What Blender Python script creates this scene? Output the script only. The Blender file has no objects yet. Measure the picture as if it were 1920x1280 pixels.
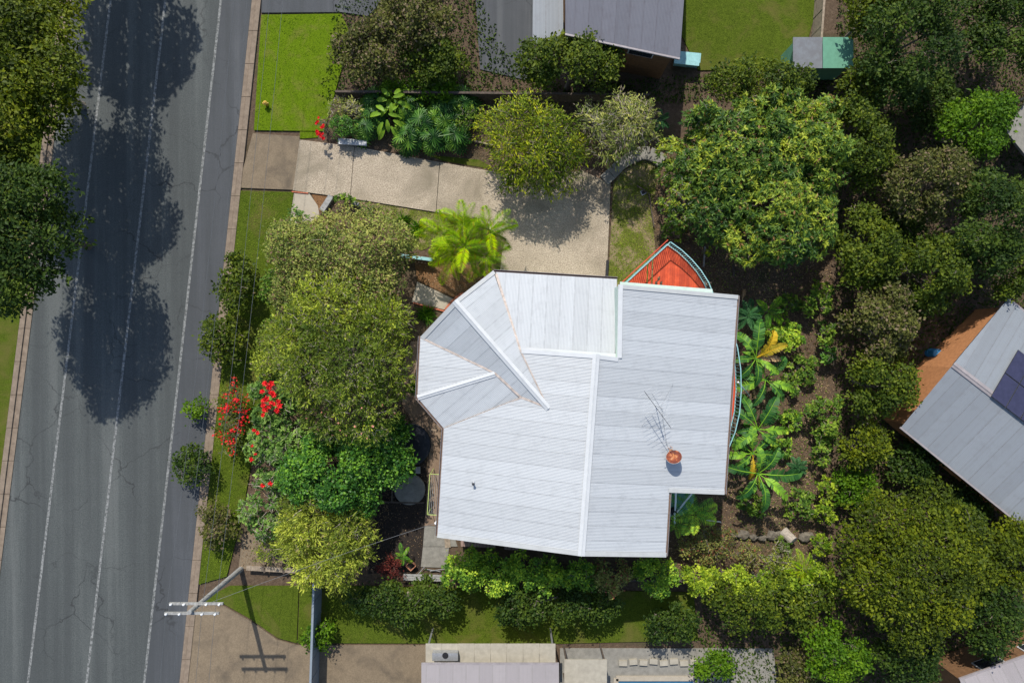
import bpy, math, random
import numpy as np
from mathutils import Vector, Matrix

# ------------------------------------------------------------------ camera, sky, sun, exposure
scene = bpy.context.scene
COL = scene.collection
H = 43.0          # drone height above the yard, metres
F = 1280.0        # focal length in photo pixels (24 mm on a 36 mm frame, 1920 px wide)

cam_d = bpy.data.cameras.new('camera')
cam_d.lens = 24.0; cam_d.sensor_width = 36.0; cam_d.sensor_fit = 'HORIZONTAL'
cam_d.clip_start = 0.1; cam_d.clip_end = 5000
cam = bpy.data.objects.new('camera', cam_d)
cam.location = (0, 0, H); cam.rotation_euler = (0, 0, 0)
COL.objects.link(cam); scene.camera = cam

SUN_EL = math.radians(46.0)
SUN_AZ = math.radians(-14.0)       # from +Y (top of the picture) towards -X
sun_dir = Vector((math.sin(SUN_AZ)*math.cos(SUN_EL), math.cos(SUN_AZ)*math.cos(SUN_EL), math.sin(SUN_EL)))
world = bpy.data.worlds.new('World'); scene.world = world; world.use_nodes = True
wn = world.node_tree; wn.nodes.clear()
sky = wn.nodes.new('ShaderNodeTexSky'); sky.sky_type = 'NISHITA'; sky.sun_disc = False
sky.sun_elevation = SUN_EL; sky.sun_rotation = SUN_AZ
bg = wn.nodes.new('ShaderNodeBackground'); bg.inputs['Strength'].default_value = 0.15
wo = wn.nodes.new('ShaderNodeOutputWorld')
wn.links.new(sky.outputs[0], bg.inputs[0]); wn.links.new(bg.outputs[0], wo.inputs[0])
sl = bpy.data.lights.new('sun', 'SUN'); sl.energy = 4.6; sl.angle = math.radians(0.6); sl.color = (1.0, 0.95, 0.86)
sun = bpy.data.objects.new('sun', sl); sun.rotation_euler = (-sun_dir).to_track_quat('-Z', 'Y').to_euler()
sun.location = (0, 0, 60); COL.objects.link(sun)
vs = scene.view_settings
vs.view_transform = 'Standard'; vs.look = 'None'; vs.exposure = 0.2; vs.gamma = 1.0; vs.use_curve_mapping = False

# ------------------------------------------------------------------ helpers
rnd = random.Random(7)
RNG = np.random.default_rng(11)
ORG = {}

def P(px, py, z=0.0):
    """photo pixel -> world point on the level z"""
    d = H - z
    return Vector(((px-960.0)/F*d, (640.0-py)/F*d, z))

def PP(px, py, pl):
    """photo pixel -> world point on a plane (point, normal)"""
    p0, n = pl
    d = Vector(((px-960.0)/F, (640.0-py)/F, -1.0)); o = Vector((0, 0, H))
    t = (p0-o).dot(n)/d.dot(n)
    return o+d*t

def plane3(a, b, c):
    n = (b-a).cross(c-a).normalized()
    if n.z < 0: n = -n
    return (a, n)

class MB:
    def __init__(s): s.v = []; s.f = []
    def add(s, vs_, fs_):
        o = len(s.v); s.v += [tuple(v) for v in vs_]; s.f += [tuple(i+o for i in f) for f in fs_]; return s
    def box(s, c, sx, sy, sz, rz=0.0, rot=None):
        m = rot if rot is not None else Matrix.Rotation(rz, 3, 'Z')
        c = Vector(c)
        vs_ = [c + m @ Vector((x*sx/2, y*sy/2, z*sz/2)) for z in (-1, 1) for y in (-1, 1) for x in (-1, 1)]
        return s.add(vs_, [(0,2,3,1),(4,5,7,6),(0,1,5,4),(2,6,7,3),(0,4,6,2),(1,3,7,5)])
    def bar(s, a, b, w, h, up=Vector((0,0,1))):
        a = Vector(a); b = Vector(b); d = (b-a); L = d.length; d.normalize()
        x = d.cross(up)
        if x.length < 1e-4: x = d.cross(Vector((1,0,0)))
        x.normalize(); z = x.cross(d)
        m = Matrix((x, d, z)).transposed()
        return s.box((a+b)/2, w, L, h, rot=m)
    def prism(s, poly, z0, z1):
        n = len(poly); A = 0
        for i in range(n):
            A += poly[i][0]*poly[(i+1)%n][1]-poly[(i+1)%n][0]*poly[i][1]
        if A < 0: poly = poly[::-1]
        vs_ = [(p[0], p[1], z0) for p in poly]+[(p[0], p[1], z1) for p in poly]
        fs_ = [tuple(range(n-1, -1, -1)), tuple(range(n, 2*n))]
        fs_ += [(i, (i+1)%n, n+(i+1)%n, n+i) for i in range(n)]
        return s.add(vs_, fs_)
    def tube(s, pts, rad, n=6, cap=True):
        pts = [Vector(p) for p in pts]
        if not hasattr(rad, '__len__'): rad = [rad]*len(pts)
        o = len(s.v); k = len(pts)
        for i, p in enumerate(pts):
            d = (pts[min(i+1, k-1)]-pts[max(i-1, 0)])
            if d.length < 1e-6: d = Vector((0,0,1))
            d.normalize()
            r = Vector((0,0,1)) if abs(d.z) < 0.9 else Vector((1,0,0))
            x = d.cross(r).normalized(); y = d.cross(x)
            for j in range(n):
                a = 2*math.pi*j/n
                s.v.append(tuple(p+(x*math.cos(a)+y*math.sin(a))*rad[i]))
        for i in range(k-1):
            for j in range(n):
                a = o+i*n+j; b = o+i*n+(j+1)%n
                s.f.append((a, b, b+n, a+n))
        if cap:
            s.f.append(tuple(o+j for j in range(n))[::-1]); s.f.append(tuple(o+(k-1)*n+j for j in range(n)))
        return s
    def lathe(s, c, prof, n=20, axis=None, caps=True):
        c = Vector(c); z = (axis or Vector((0,0,1))).normalized()
        r = Vector((1,0,0)) if abs(z.x) < 0.9 else Vector((0,1,0))
        x = z.cross(r).normalized(); y = z.cross(x); o = len(s.v)
        for (ra, h) in prof:
            for j in range(n):
                a = 2*math.pi*j/n
                s.v.append(tuple(c+(x*math.cos(a)+y*math.sin(a))*ra+z*h))
        for i in range(len(prof)-1):
            for j in range(n):
                a = o+i*n+j; b = o+i*n+(j+1)%n
                s.f.append((a, b, b+n, a+n))
        if caps: s.f.append(tuple(o+j for j in range(n))[::-1]); s.f.append(tuple(o+(len(prof)-1)*n+j for j in range(n)))
        return s
    def build(s, name, mat, parent=None, loc=None, smooth=False):
        return mesh_obj(name, s.v, s.f, mat, parent, loc, smooth)

def mesh_obj(name, v, f, mat, parent=None, loc=None, smooth=False):
    me = bpy.data.meshes.new(name)
    if parent is not None: o3 = ORG[parent.name]
    else: o3 = Vector(loc) if loc is not None else Vector((0,0,0))
    if o3.length > 0: v = [(a[0]-o3.x, a[1]-o3.y, a[2]-o3.z) for a in v]
    me.from_pydata(v, [], f); me.update()
    if mat: me.materials.append(mat)
    if smooth: me.polygons.foreach_set('use_smooth', [True]*len(me.polygons))
    ob = bpy.data.objects.new(name, me); COL.objects.link(ob)
    ORG[ob.name] = o3
    if parent is not None: ob.parent = parent
    elif loc is not None: ob.location = o3
    return ob

def np_obj(name, V, FA, mat, parent=None, loc=None, tint=None):
    """fast mesh from numpy arrays; FA is (n,3) or (n,4)"""
    if parent is not None: o3 = ORG[parent.name]
    else: o3 = Vector(loc) if loc is not None else Vector((0,0,0))
    V = V-np.array(o3)
    me = bpy.data.meshes.new(name); k = FA.shape[1]
    me.vertices.add(len(V)); me.vertices.foreach_set('co', V.astype(np.float32).ravel())
    me.loops.add(FA.size); me.loops.foreach_set('vertex_index', FA.astype(np.int32).ravel())
    me.polygons.add(len(FA)); me.polygons.foreach_set('loop_start', np.arange(0, FA.size, k, dtype=np.int32))
    me.update(calc_edges=True)
    if tint is not None:
        at = me.attributes.new('tint', 'FLOAT', 'FACE'); at.data.foreach_set('value', tint.astype(np.float32))
    me.materials.append(mat)
    ob = bpy.data.objects.new(name, me); COL.objects.link(ob); ORG[ob.name] = o3
    if parent is not None: ob.parent = parent
    elif loc is not None: ob.location = o3
    return ob

def tag(o, label=None, cat=None, group=None, kind=None):
    if label: o['label'] = label
    if cat: o['category'] = cat
    if group: o['group'] = group
    if kind: o['kind'] = kind
    return o

def thing(name, label, cat, loc, group=None):
    e = bpy.data.objects.new(name, None); COL.objects.link(e)
    e.location = loc; e.empty_display_size = 0.2; ORG[e.name] = Vector(loc)
    return tag(e, label, cat, group)

def struct(o, label=None): return tag(o, label, None, None, 'structure')

# ------------------------------------------------------------------ materials
def newmat(name):
    m = bpy.data.materials.new(name); m.use_nodes = True
    nt = m.node_tree; b = nt.nodes['Principled BSDF']
    return m, nt, b

def ramp(nt, fac, stops):
    r = nt.nodes.new('ShaderNodeValToRGB'); e = r.color_ramp.elements
    while len(e) > 1: e.remove(e[0])
    e[0].position = stops[0][0]; e[0].color = (*stops[0][1], 1)
    for p, c in stops[1:]:
        k = e.new(p); k.color = (*c, 1)
    nt.links.new(fac, r.inputs[0]); return r.outputs[0]

def noise(nt, scale, detail=4, rough=0.55, coord=None, dist=0.0):
    n = nt.nodes.new('ShaderNodeTexNoise'); n.inputs['Scale'].default_value = scale
    n.inputs['Detail'].default_value = detail; n.inputs['Roughness'].default_value = rough
    n.inputs['Distortion'].default_value = dist
    if coord is None:
        g = nt.nodes.new('ShaderNodeNewGeometry'); coord = g.outputs['Position']
    nt.links.new(coord, n.inputs['Vector']); return n.outputs['Fac']

def mixc(nt, fac, a, b, mode='MIX'):
    m = nt.nodes.new('ShaderNodeMix'); m.data_type = 'RGBA'; m.blend_type = mode
    for sock, val in ((m.inputs[0], fac), (m.inputs[6], a), (m.inputs[7], b)):
        if isinstance(val, (int, float)): sock.default_value = val
        elif isinstance(val, tuple): sock.default_value = (*val, 1)
        else: nt.links.new(val, sock)
    return m.outputs[2]

def bump(nt, b, h, strength=0.5, dist=0.02):
    n = nt.nodes.new('ShaderNodeBump'); n.inputs['Strength'].default_value = strength; n.inputs['Distance'].default_value = dist
    nt.links.new(h, n.inputs['Height']); nt.links.new(n.outputs[0], b.inputs['Normal'])

def m_noise(name, stops, scale, rough=0.85, bs=0.4, bd=0.02, detail=6, big=None, fine=None, spec=0.3):
    """ground-like material: ramped noise, optional large patches (scale, colour, lo, hi), optional fine speckle"""
    m, nt, b = newmat(name)
    f = noise(nt, scale, detail, 0.65)
    c = ramp(nt, f, stops)
    if fine:
        f2 = noise(nt, fine[0], 2, 0.6)
        c2 = ramp(nt, f2, fine[1]); c = mixc(nt, fine[2], c, c2)
        h = f2
    else: h = f
    if big:
        f3 = noise(nt, big[0], 5, 0.6, dist=0.6)
        k = ramp(nt, f3, [(big[2], (0,0,0)), (big[3], (1,1,1))])
        c = mixc(nt, k, c, big[1])
    nt.links.new(c, b.inputs['Base Color']); b.inputs['Roughness'].default_value = rough
    b.inputs['Specular IOR Level'].default_value = spec
    bump(nt, b, h, bs, bd); return m

def m_plain(name, col, rough=0.6, metal=0.0, var=0.25, scale=6.0, spec=0.4, bs=0.15):
    m, nt, b = newmat(name)
    f = noise(nt, scale, 6, 0.65)
    lo = tuple(c*(1-var) for c in col); hi = tuple(min(1, c*(1+var)) for c in col)
    c = ramp(nt, f, [(0.3, lo), (0.7, hi)])
    nt.links.new(c, b.inputs['Base Color']); b.inputs['Roughness'].default_value = rough; b.inputs['Metallic'].default_value = metal
    b.inputs['Specular IOR Level'].default_value = spec
    bump(nt, b, f, bs, 0.01); return m

OUTER = ('street_tree_leaf','dark_street_leaf','suburban_leaf','olive_leaf','vivid_green_leaf')
def m_leaf(name, dark, mid, bright, odd=None, transl=0.35, rough=0.45, spec=0.35, gain=None):
    if gain is None: gain = 1.0 if ('petal' in name or 'litter' in name or name in OUTER) else 1.95
    spec *= 0.5; rough += 0.1
    """leaf colours: tint attribute (clump) plus a random value per leaf"""
    m, nt, b = newmat(name)
    a = nt.nodes.new('ShaderNodeAttribute'); a.attribute_name = 'tint'
    g = nt.nodes.new('ShaderNodeNewGeometry')
    mm = nt.nodes.new('ShaderNodeMath'); mm.operation = 'MULTIPLY_ADD'
    nt.links.new(g.outputs['Random Per Island'], mm.inputs[0]); mm.inputs[1].default_value = 0.45; mm.inputs[2].default_value = -0.22
    ad = nt.nodes.new('ShaderNodeMath'); ad.operation = 'ADD'
    nt.links.new(a.outputs['Fac'], ad.inputs[0]); nt.links.new(mm.outputs[0], ad.inputs[1])
    stops = [(0.1, dark), (0.5, mid), (0.9, bright)]
    stops = [(p_, tuple(v*gain for v in c_)) for p_, c_ in stops]
    c = ramp(nt, ad.outputs[0], stops)
    if odd:
        k = nt.nodes.new('ShaderNodeMath'); k.operation = 'GREATER_THAN'; k.inputs[1].default_value = 1-odd[1]
        w = nt.nodes.new('ShaderNodeTexWhiteNoise'); w.noise_dimensions = '1D'
        nt.links.new(g.outputs['Random Per Island'], w.inputs['W']); nt.links.new(w.outputs['Value'], k.inputs[0])
        c = mixc(nt, k.outputs[0], c, odd[0])
    nt.links.new(c, b.inputs['Base Color']); b.inputs['Roughness'].default_value = rough; b.inputs['Specular IOR Level'].default_value = spec
    t = nt.nodes.new('ShaderNodeBsdfTranslucent')
    hs = nt.nodes.new('ShaderNodeHueSaturation'); hs.inputs['Hue'].default_value = 0.485; hs.inputs['Saturation'].default_value = 1.1; hs.inputs['Value'].default_value = 1.25
    nt.links.new(c, hs.inputs['Color']); nt.links.new(hs.outputs[0], t.inputs['Color'])
    mx = nt.nodes.new('ShaderNodeMixShader'); mx.inputs[0].default_value = transl
    out = nt.nodes['Material Output']
    nt.links.new(b.outputs[0], mx.inputs[1]); nt.links.new(t.outputs[0], mx.inputs[2]); nt.links.new(mx.outputs[0], out.inputs['Surface'])
    return m

M = {}
M['soil'] = m_noise('soil', [(0.3,(0.030,0.020,0.014)),(0.5,(0.085,0.058,0.038)),(0.7,(0.19,0.14,0.095))], 5.0, 0.95, 0.8, 0.05, 10,
                    big=(0.35,(0.05,0.055,0.02),0.55,0.75), fine=(42,[(0.35,(0.025,0.016,0.011)),(0.65,(0.22,0.15,0.095))],0.5))
M['mulch'] = m_noise('mulch', [(0.3,(0.09,0.042,0.018)),(0.7,(0.30,0.15,0.062))], 9.0, 0.95, 0.8, 0.05, 10,
                    fine=(46,[(0.35,(0.06,0.03,0.014)),(0.65,(0.36,0.20,0.09))],0.5))
M['blackmulch'] = m_noise('black_mulch', [(0.35,(0.010,0.009,0.009)),(0.75,(0.05,0.04,0.035))], 8.0, 0.95, 0.8, 0.05, 10,
                    fine=(40,[(0.45,(0.010,0.009,0.008)),(0.72,(0.10,0.065,0.045))],0.5))
M['lawn'] = m_noise('lawn', [(0.3,(0.042,0.062,0.006)),(0.7,(0.085,0.118,0.011))], 3.5, 0.95, 0.7, 0.04, 10,
                    big=(0.55,(0.11,0.10,0.028),0.50,0.74), fine=(18,[(0.35,(0.02,0.036,0.004)),(0.65,(0.105,0.145,0.016))],0.5), spec=0.05)
M['lawn_mown'] = m_noise('mown_lawn', [(0.3,(0.075,0.135,0.003)),(0.7,(0.115,0.18,0.005))], 2.0, 0.95, 0.5, 0.03, 10,
                    big=(0.8,(0.15,0.14,0.035),0.50,0.78), fine=(22,[(0.35,(0.045,0.085,0.004)),(0.65,(0.14,0.205,0.01))],0.5), spec=0.05)
M['lawn_patchy'] = m_noise('patchy_lawn', [(0.3,(0.07,0.095,0.015)),(0.7,(0.17,0.18,0.035))], 4.0, 0.95, 0.7, 0.04, 10,
                    big=(0.9,(0.27,0.205,0.125),0.45,0.60), fine=(55,[(0.35,(0.05,0.06,0.015)),(0.65,(0.20,0.19,0.06))],0.45), spec=0.05)
M['aggregate'] = m_noise('exposed_aggregate', [(0.3,(0.27,0.22,0.162)),(0.7,(0.39,0.325,0.245))], 0.9, 0.85, 0.5, 0.012, 8,
                    big=(0.32,(0.20,0.168,0.118),0.44,0.70), fine=(18,[(0.34,(0.085,0.066,0.048)),(0.48,(0.35,0.29,0.21)),(0.66,(0.62,0.53,0.41))],0.55))
M['aggregate_old'] = m_noise('weathered_aggregate', [(0.3,(0.20,0.165,0.115)),(0.7,(0.30,0.25,0.18))], 1.3, 0.85, 0.5, 0.012, 8,
                    fine=(34,[(0.32,(0.07,0.058,0.042)),(0.5,(0.25,0.21,0.15)),(0.68,(0.50,0.43,0.32))],0.62))
M['concrete'] = m_noise('concrete', [(0.3,(0.30,0.26,0.20)),(0.7,(0.43,0.38,0.30))], 2.5, 0.85, 0.25, 0.01, 10, fine=(60,[(0.3,(0.26,0.22,0.17)),(0.7,(0.46,0.41,0.33))],0.4))
M['concrete_grey'] = m_noise('grey_concrete', [(0.3,(0.13,0.125,0.11)),(0.7,(0.30,0.285,0.25))], 3.0, 0.9, 0.35, 0.01, 10, fine=(50,[(0.3,(0.11,0.105,0.09)),(0.7,(0.32,0.30,0.26))],0.4))
M['concrete_brown'] = m_noise('stained_concrete', [(0.3,(0.13,0.085,0.06)),(0.7,(0.27,0.185,0.125))], 2.2, 0.85, 0.3, 0.01, 10,
                    big=(1.1,(0.36,0.27,0.19),0.55,0.75), fine=(50,[(0.3,(0.11,0.075,0.05)),(0.7,(0.26,0.19,0.13))],0.35))
M['asphalt'] = m_noise('asphalt', [(0.3,(0.050,0.058,0.057)),(0.7,(0.070,0.080,0.078))], 0.5, 0.85, 0.4, 0.01, 8,
                    fine=(14,[(0.3,(0.045,0.05,0.048)),(0.7,(0.14,0.15,0.145))],0.45))
M['asphalt_blue'] = m_noise('smooth_asphalt', [(0.3,(0.052,0.057,0.064)),(0.7,(0.072,0.077,0.085))], 0.6, 0.85, 0.4, 0.01, 8,
                    fine=(30,[(0.3,(0.05,0.055,0.06)),(0.7,(0.12,0.125,0.135))],0.4))
def add_road_wear(m):
    nt=m.node_tree; b=nt.nodes['Principled BSDF']; old=b.inputs['Base Color'].links[0].from_socket
    g_=nt.nodes.new('ShaderNodeNewGeometry'); mp=nt.nodes.new('ShaderNodeMapping'); mp.inputs['Rotation'].default_value=(0,0,0.12); mp.inputs['Scale'].default_value=(1.1,0.035,1)
    nt.links.new(g_.outputs['Position'],mp.inputs['Vector']); f=noise(nt,1.0,5,0.6,mp.outputs[0])
    c=mixc(nt,ramp(nt,f,[(0.38,(0.55,)*3),(0.62,(0,0,0))]),old,(0.040,0.044,0.045))
    c=mixc(nt,ramp(nt,f,[(0.55,(0,0,0)),(0.75,(0.45,)*3)]),c,(0.13,0.135,0.13))
    v=nt.nodes.new('ShaderNodeTexVoronoi'); v.feature='DISTANCE_TO_EDGE'; v.inputs['Scale'].default_value=0.22
    mv=nt.nodes.new('ShaderNodeVectorMath'); mv.operation='ADD'; nz=nt.nodes.new('ShaderNodeTexNoise'); nz.inputs['Scale'].default_value=0.9; nz.inputs['Detail'].default_value=6
    sc=nt.nodes.new('ShaderNodeVectorMath'); sc.operation='SCALE'; sc.inputs['Scale'].default_value=1.6
    nt.links.new(g_.outputs['Position'],nz.inputs['Vector']); nt.links.new(nz.outputs['Color'],sc.inputs[0]); nt.links.new(g_.outputs['Position'],mv.inputs[0]); nt.links.new(sc.outputs[0],mv.inputs[1]); nt.links.new(mv.outputs[0],v.inputs['Vector'])
    k=ramp(nt,v.outputs['Distance'],[(0.0,(0.8,)*3),(0.006,(0.5,)*3),(0.012,(0,0,0))]); f4=noise(nt,0.15,3,0.6)
    k=mixc(nt,1.0,k,ramp(nt,f4,[(0.45,(0,0,0)),(0.6,(1,1,1))]),'MULTIPLY'); c=mixc(nt,k,c,(0.025,0.026,0.027))
    nt.links.new(c,b.inputs['Base Color'])
add_road_wear(M['asphalt']); add_road_wear(M['asphalt_blue'])
M['line'] = m_noise('road_paint', [(0.40,(0.08,0.085,0.082)),(0.60,(0.23,0.235,0.23))], 6.0, 0.8, 0.2, 0.005, 8)
M['kerb'] = m_noise('kerb_concrete', [(0.3,(0.15,0.115,0.085)),(0.7,(0.25,0.195,0.145))], 3.0, 0.9, 0.3, 0.01, 8)
M['tan_drive'] = m_noise('tan_concrete', [(0.3,(0.15,0.115,0.075)),(0.7,(0.22,0.17,0.11))], 1.0, 0.9, 0.3, 0.01, 8, big=(0.6,(0.085,0.068,0.05),0.50,0.80), fine=(16,[(0.3,(0.10,0.078,0.052)),(0.7,(0.25,0.19,0.13))],0.45))

def m_roof(name, base, dirt, amount=0.5, rough=0.42):
    m, nt, b = newmat(name)
    oi = nt.nodes.new('ShaderNodeObjectInfo')
    at = nt.nodes.new('ShaderNodeAttribute'); at.attribute_name = 'tint'      # 0..1 across the sheet
    var = ramp(nt, oi.outputs['Random'], [(0.0, tuple(c*0.90 for c in base)), (1.0, tuple(min(1,c*1.04) for c in base))])
    f = noise(nt, 1.6, 8, 0.7)
    k = ramp(nt, f, [(0.50,(0,0,0)),(0.85,(amount,)*3)])
    c = mixc(nt, k, var, dirt)
    lap = ramp(nt, at.outputs['Fac'], [(0.0,(0.6,)*3),(0.05,(0.4,)*3),(0.10,(0,0,0)),(0.96,(0,0,0)),(1.0,(0.4,)*3)])
    cb = nt.nodes.new('ShaderNodeCombineXYZ'); ml = nt.nodes.new('ShaderNodeMath'); ml.operation = 'MULTIPLY'; ml.inputs[1].default_value = 9.0
    nt.links.new(at.outputs['Fac'], ml.inputs[0]); nt.links.new(ml.outputs[0], cb.inputs[0]); nt.links.new(oi.outputs['Random'], cb.inputs[2])
    mr = nt.nodes.new('ShaderNodeVectorMath'); mr.operation = 'MULTIPLY'; mr.inputs[1].default_value = (1,1,57)
    nt.links.new(cb.outputs[0], mr.inputs[0])
    fs = noise(nt, 1.0, 4, 0.7, mr.outputs[0])
    c = mixc(nt, ramp(nt, fs, [(0.45,(0,0,0)),(0.8,(0.32,)*3)]), c, dirt)
    f2 = noise(nt, 3.0, 4, 0.6)
    lp = mixc(nt, 1.0, lap, ramp(nt, f2, [(0.35,(0.2,)*3),(0.6,(1,1,1))]), 'MULTIPLY')
    c = mixc(nt, lp, c, dirt)
    nt.links.new(c, b.inputs['Base Color']); b.inputs['Roughness'].default_value = rough
    b.inputs['Specular IOR Level'].default_value = 0.45
    return m
M['roof'] = m_roof('white_painted_roof', (0.425,0.445,0.462), (0.24,0.25,0.262))
M['cap'] = m_plain('white_flashing', (0.50,0.515,0.525), 0.5, 0, 0.06, 2.5, bs=0.03)
M['barge'] = m_plain('off_white_barge', (0.42,0.43,0.425), 0.5, 0, 0.08, 2.5, bs=0.03)
M['valley'] = m_plain('stained_valley_metal', (0.40,0.34,0.30), 0.6, 0.2, 0.35, 5)
M['gutter'] = m_plain('mauve_grey_gutter', (0.30,0.27,0.27), 0.45, 0.1, 0.15, 3)
M['gutter_in'] = m_plain('gutter_sediment', (0.15,0.10,0.075), 0.9, 0, 0.4, 12)
M['wall'] = m_plain('pale_green_weatherboard', (0.48,0.58,0.52), 0.7, 0, 0.06, 1.5)
M['glass'] = m_plain('dark_window_glass', (0.02,0.025,0.03), 0.08, 0, 0.2, 1.0, spec=0.6, bs=0.0)
M['aqua'] = m_plain('aqua_painted_rail', (0.24,0.46,0.47), 0.5, 0, 0.18, 5)
M['palegreen'] = m_plain('pale_green_paint', (0.50,0.62,0.56), 0.6, 0, 0.1, 3)
M['redwood'] = m_noise('red_deck_paint', [(0.3,(0.40,0.045,0.015)),(0.7,(0.66,0.10,0.035))], 3.0, 0.7, 0.3, 0.01, 8, big=(1.4,(0.30,0.05,0.03),0.58,0.8))
_nt=M['redwood'].node_tree; _b=_nt.nodes['Principled BSDF']; _o=_b.inputs['Base Color'].links[0].from_socket; _oi=_nt.nodes.new('ShaderNodeObjectInfo')
_nt.links.new(mixc(_nt, ramp(_nt,_oi.outputs['Random'],[(0.0,(0.6,)*3),(0.5,(0.1,)*3),(1.0,(0,0,0))]), _o, (0.26,0.035,0.015)), _b.inputs['Base Color'])
M['redsteel'] = m_plain('red_steel', (0.50,0.06,0.03), 0.5, 0, 0.2, 4)
M['brick'] = m_plain('red_brick_edging', (0.42,0.13,0.07), 0.85, 0, 0.3, 14)
M['timber'] = m_noise('weathered_timber', [(0.3,(0.17,0.135,0.10)),(0.7,(0.36,0.29,0.215))], 6.0, 0.9, 0.4, 0.01, 8)
M['darktimber'] = m_noise('dark_timber', [(0.3,(0.05,0.04,0.032)),(0.7,(0.13,0.10,0.08))], 7.0, 0.9, 0.4, 0.01, 8)
M['greytimber'] = m_noise('grey_timber', [(0.3,(0.18,0.18,0.17)),(0.7,(0.36,0.36,0.35))], 6.0, 0.9, 0.4, 0.01, 8)
M['pinktimber'] = m_noise('pinkish_decking', [(0.3,(0.20,0.13,0.11)),(0.7,(0.34,0.24,0.21))], 7.0, 0.85, 0.3, 0.01, 8)
M['bark'] = m_noise('grey_bark', [(0.3,(0.11,0.09,0.07)),(0.7,(0.27,0.235,0.19))], 9.0, 0.95, 0.6, 0.02, 8)
M['palebark'] = m_noise('pale_bark', [(0.3,(0.22,0.19,0.15)),(0.7,(0.42,0.37,0.31))], 9.0, 0.95, 0.5, 0.02, 8)
M['darkbark'] = m_noise('dark_bark', [(0.3,(0.05,0.04,0.03)),(0.7,(0.14,0.11,0.085))], 9.0, 0.95, 0.6, 0.02, 8)
M['stone'] = m_noise('garden_stone', [(0.3,(0.07,0.06,0.048)),(0.7,(0.20,0.175,0.135))], 4.0, 0.9, 0.6, 0.03, 8)
M['pvc'] = m_plain('white_pvc', (0.75,0.76,0.77), 0.4, 0, 0.05, 3)
M['galv'] = m_plain('galvanised_steel', (0.42,0.43,0.44), 0.4, 0.6, 0.15, 8)
M['alu'] = m_plain('aluminium_rod', (0.72,0.72,0.72), 0.35, 0.5, 0.08, 8)
M['dark'] = m_plain('dark_metal', (0.035,0.037,0.045), 0.5, 0.2, 0.2, 6)
M['black'] = m_plain('black_plastic', (0.015,0.015,0.017), 0.5, 0, 0.2, 6)
M['tank'] = m_plain('green_tank', (0.14,0.30,0.25), 0.5, 0, 0.12, 2.5)
M['rust'] = m_noise('rusted_dish', [(0.40,(0.10,0.028,0.018)),(0.52,(0.19,0.045,0.022)),(0.58,(0.36,0.12,0.035)),(0.68,(0.36,0.27,0.18))], 3.5, 0.75, 0.2, 0.006, 7)
M['rustlight'] = m_plain('orange_rust', (0.42,0.18,0.06), 0.8, 0.1, 0.35, 14)
M['limegreen'] = m_plain('lime_paint', (0.42,0.52,0.16), 0.5, 0, 0.1, 5)
M['wire'] = m_plain('grey_cable', (0.13,0.135,0.14), 0.5, 0.2, 0.1, 5)
M['pond'] = m_plain('dark_disc_cover', (0.018,0.020,0.026), 0.35, 0, 0.3, 3)
M['terracotta'] = m_plain('terracotta', (0.38,0.17,0.10), 0.8, 0, 0.2, 8)
M['yellow'] = m_plain('yellow_paint', (0.42,0.27,0.04), 0.5, 0, 0.15, 8)
M['flower_red'] = m_leaf('red_petal', (0.45,0.008,0.012),(0.72,0.015,0.02),(0.85,0.05,0.045), None, 0.25)
M['flower_pink'] = m_leaf('pink_petal', (0.50,0.03,0.22),(0.65,0.08,0.36),(0.75,0.25,0.45), None, 0.25)
M['flower_peach'] = m_leaf('peach_petal', (0.7,0.25,0.16),(0.8,0.40,0.28),(0.85,0.5,0.4), None, 0.25)
# leaves:                    dark               mid                 bright
M['L_lime']  = m_leaf('lime_leaf', (0.06,0.085,0.014),(0.145,0.178,0.024),(0.29,0.315,0.045), ((0.30,0.26,0.10),0.05), 0.4)
M['L_brush'] = m_leaf('bottlebrush_leaf', (0.040,0.066,0.010),(0.105,0.142,0.018),(0.235,0.27,0.03), ((0.22,0.20,0.12),0.10), 0.4)
M['L_weep']  = m_leaf('weeping_bottlebrush_leaf', (0.04,0.07,0.006),(0.115,0.155,0.009),(0.28,0.29,0.012), ((0.20,0.17,0.10),0.10), 0.4)
M['L_greyb'] = m_leaf('grey_green_leaf', (0.06,0.085,0.018),(0.15,0.175,0.04),(0.27,0.27,0.07), ((0.28,0.24,0.17),0.18), 0.35)
M['L_lilly'] = m_leaf('lilly_pilly_leaf', (0.045,0.065,0.016),(0.115,0.14,0.028),(0.20,0.20,0.05), ((0.20,0.125,0.075),0.13), 0.3)
M['L_dark']  = m_leaf('dark_glossy_leaf', (0.012,0.042,0.006),(0.030,0.088,0.010),(0.09,0.175,0.014), None, 0.25, 0.32, 0.5)
M['L_mango'] = m_leaf('whorled_leaf', (0.018,0.046,0.008),(0.066,0.115,0.014),(0.21,0.24,0.022), ((0.26,0.15,0.06),0.04), 0.35, 0.38, 0.5)
M['L_mid']   = m_leaf('mid_green_leaf', (0.024,0.055,0.008),(0.060,0.110,0.013),(0.15,0.21,0.022), ((0.24,0.17,0.08),0.05), 0.35)
M['L_poin']  = m_leaf('fresh_green_leaf', (0.035,0.075,0.016),(0.08,0.145,0.028),(0.16,0.24,0.05), None, 0.35)
M['L_hedge'] = m_leaf('hedge_leaf', (0.03,0.075,0.010),(0.10,0.18,0.016),(0.27,0.34,0.028), None, 0.35, 0.4)
M['L_hlime'] = m_leaf('lime_hedge_leaf', (0.05,0.095,0.008),(0.13,0.185,0.013),(0.27,0.32,0.026), None, 0.4)
M['L_dull']  = m_leaf('dull_olive_leaf', (0.04,0.05,0.012),(0.10,0.105,0.025),(0.17,0.17,0.04), ((0.25,0.09,0.05),0.12), 0.3)
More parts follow.
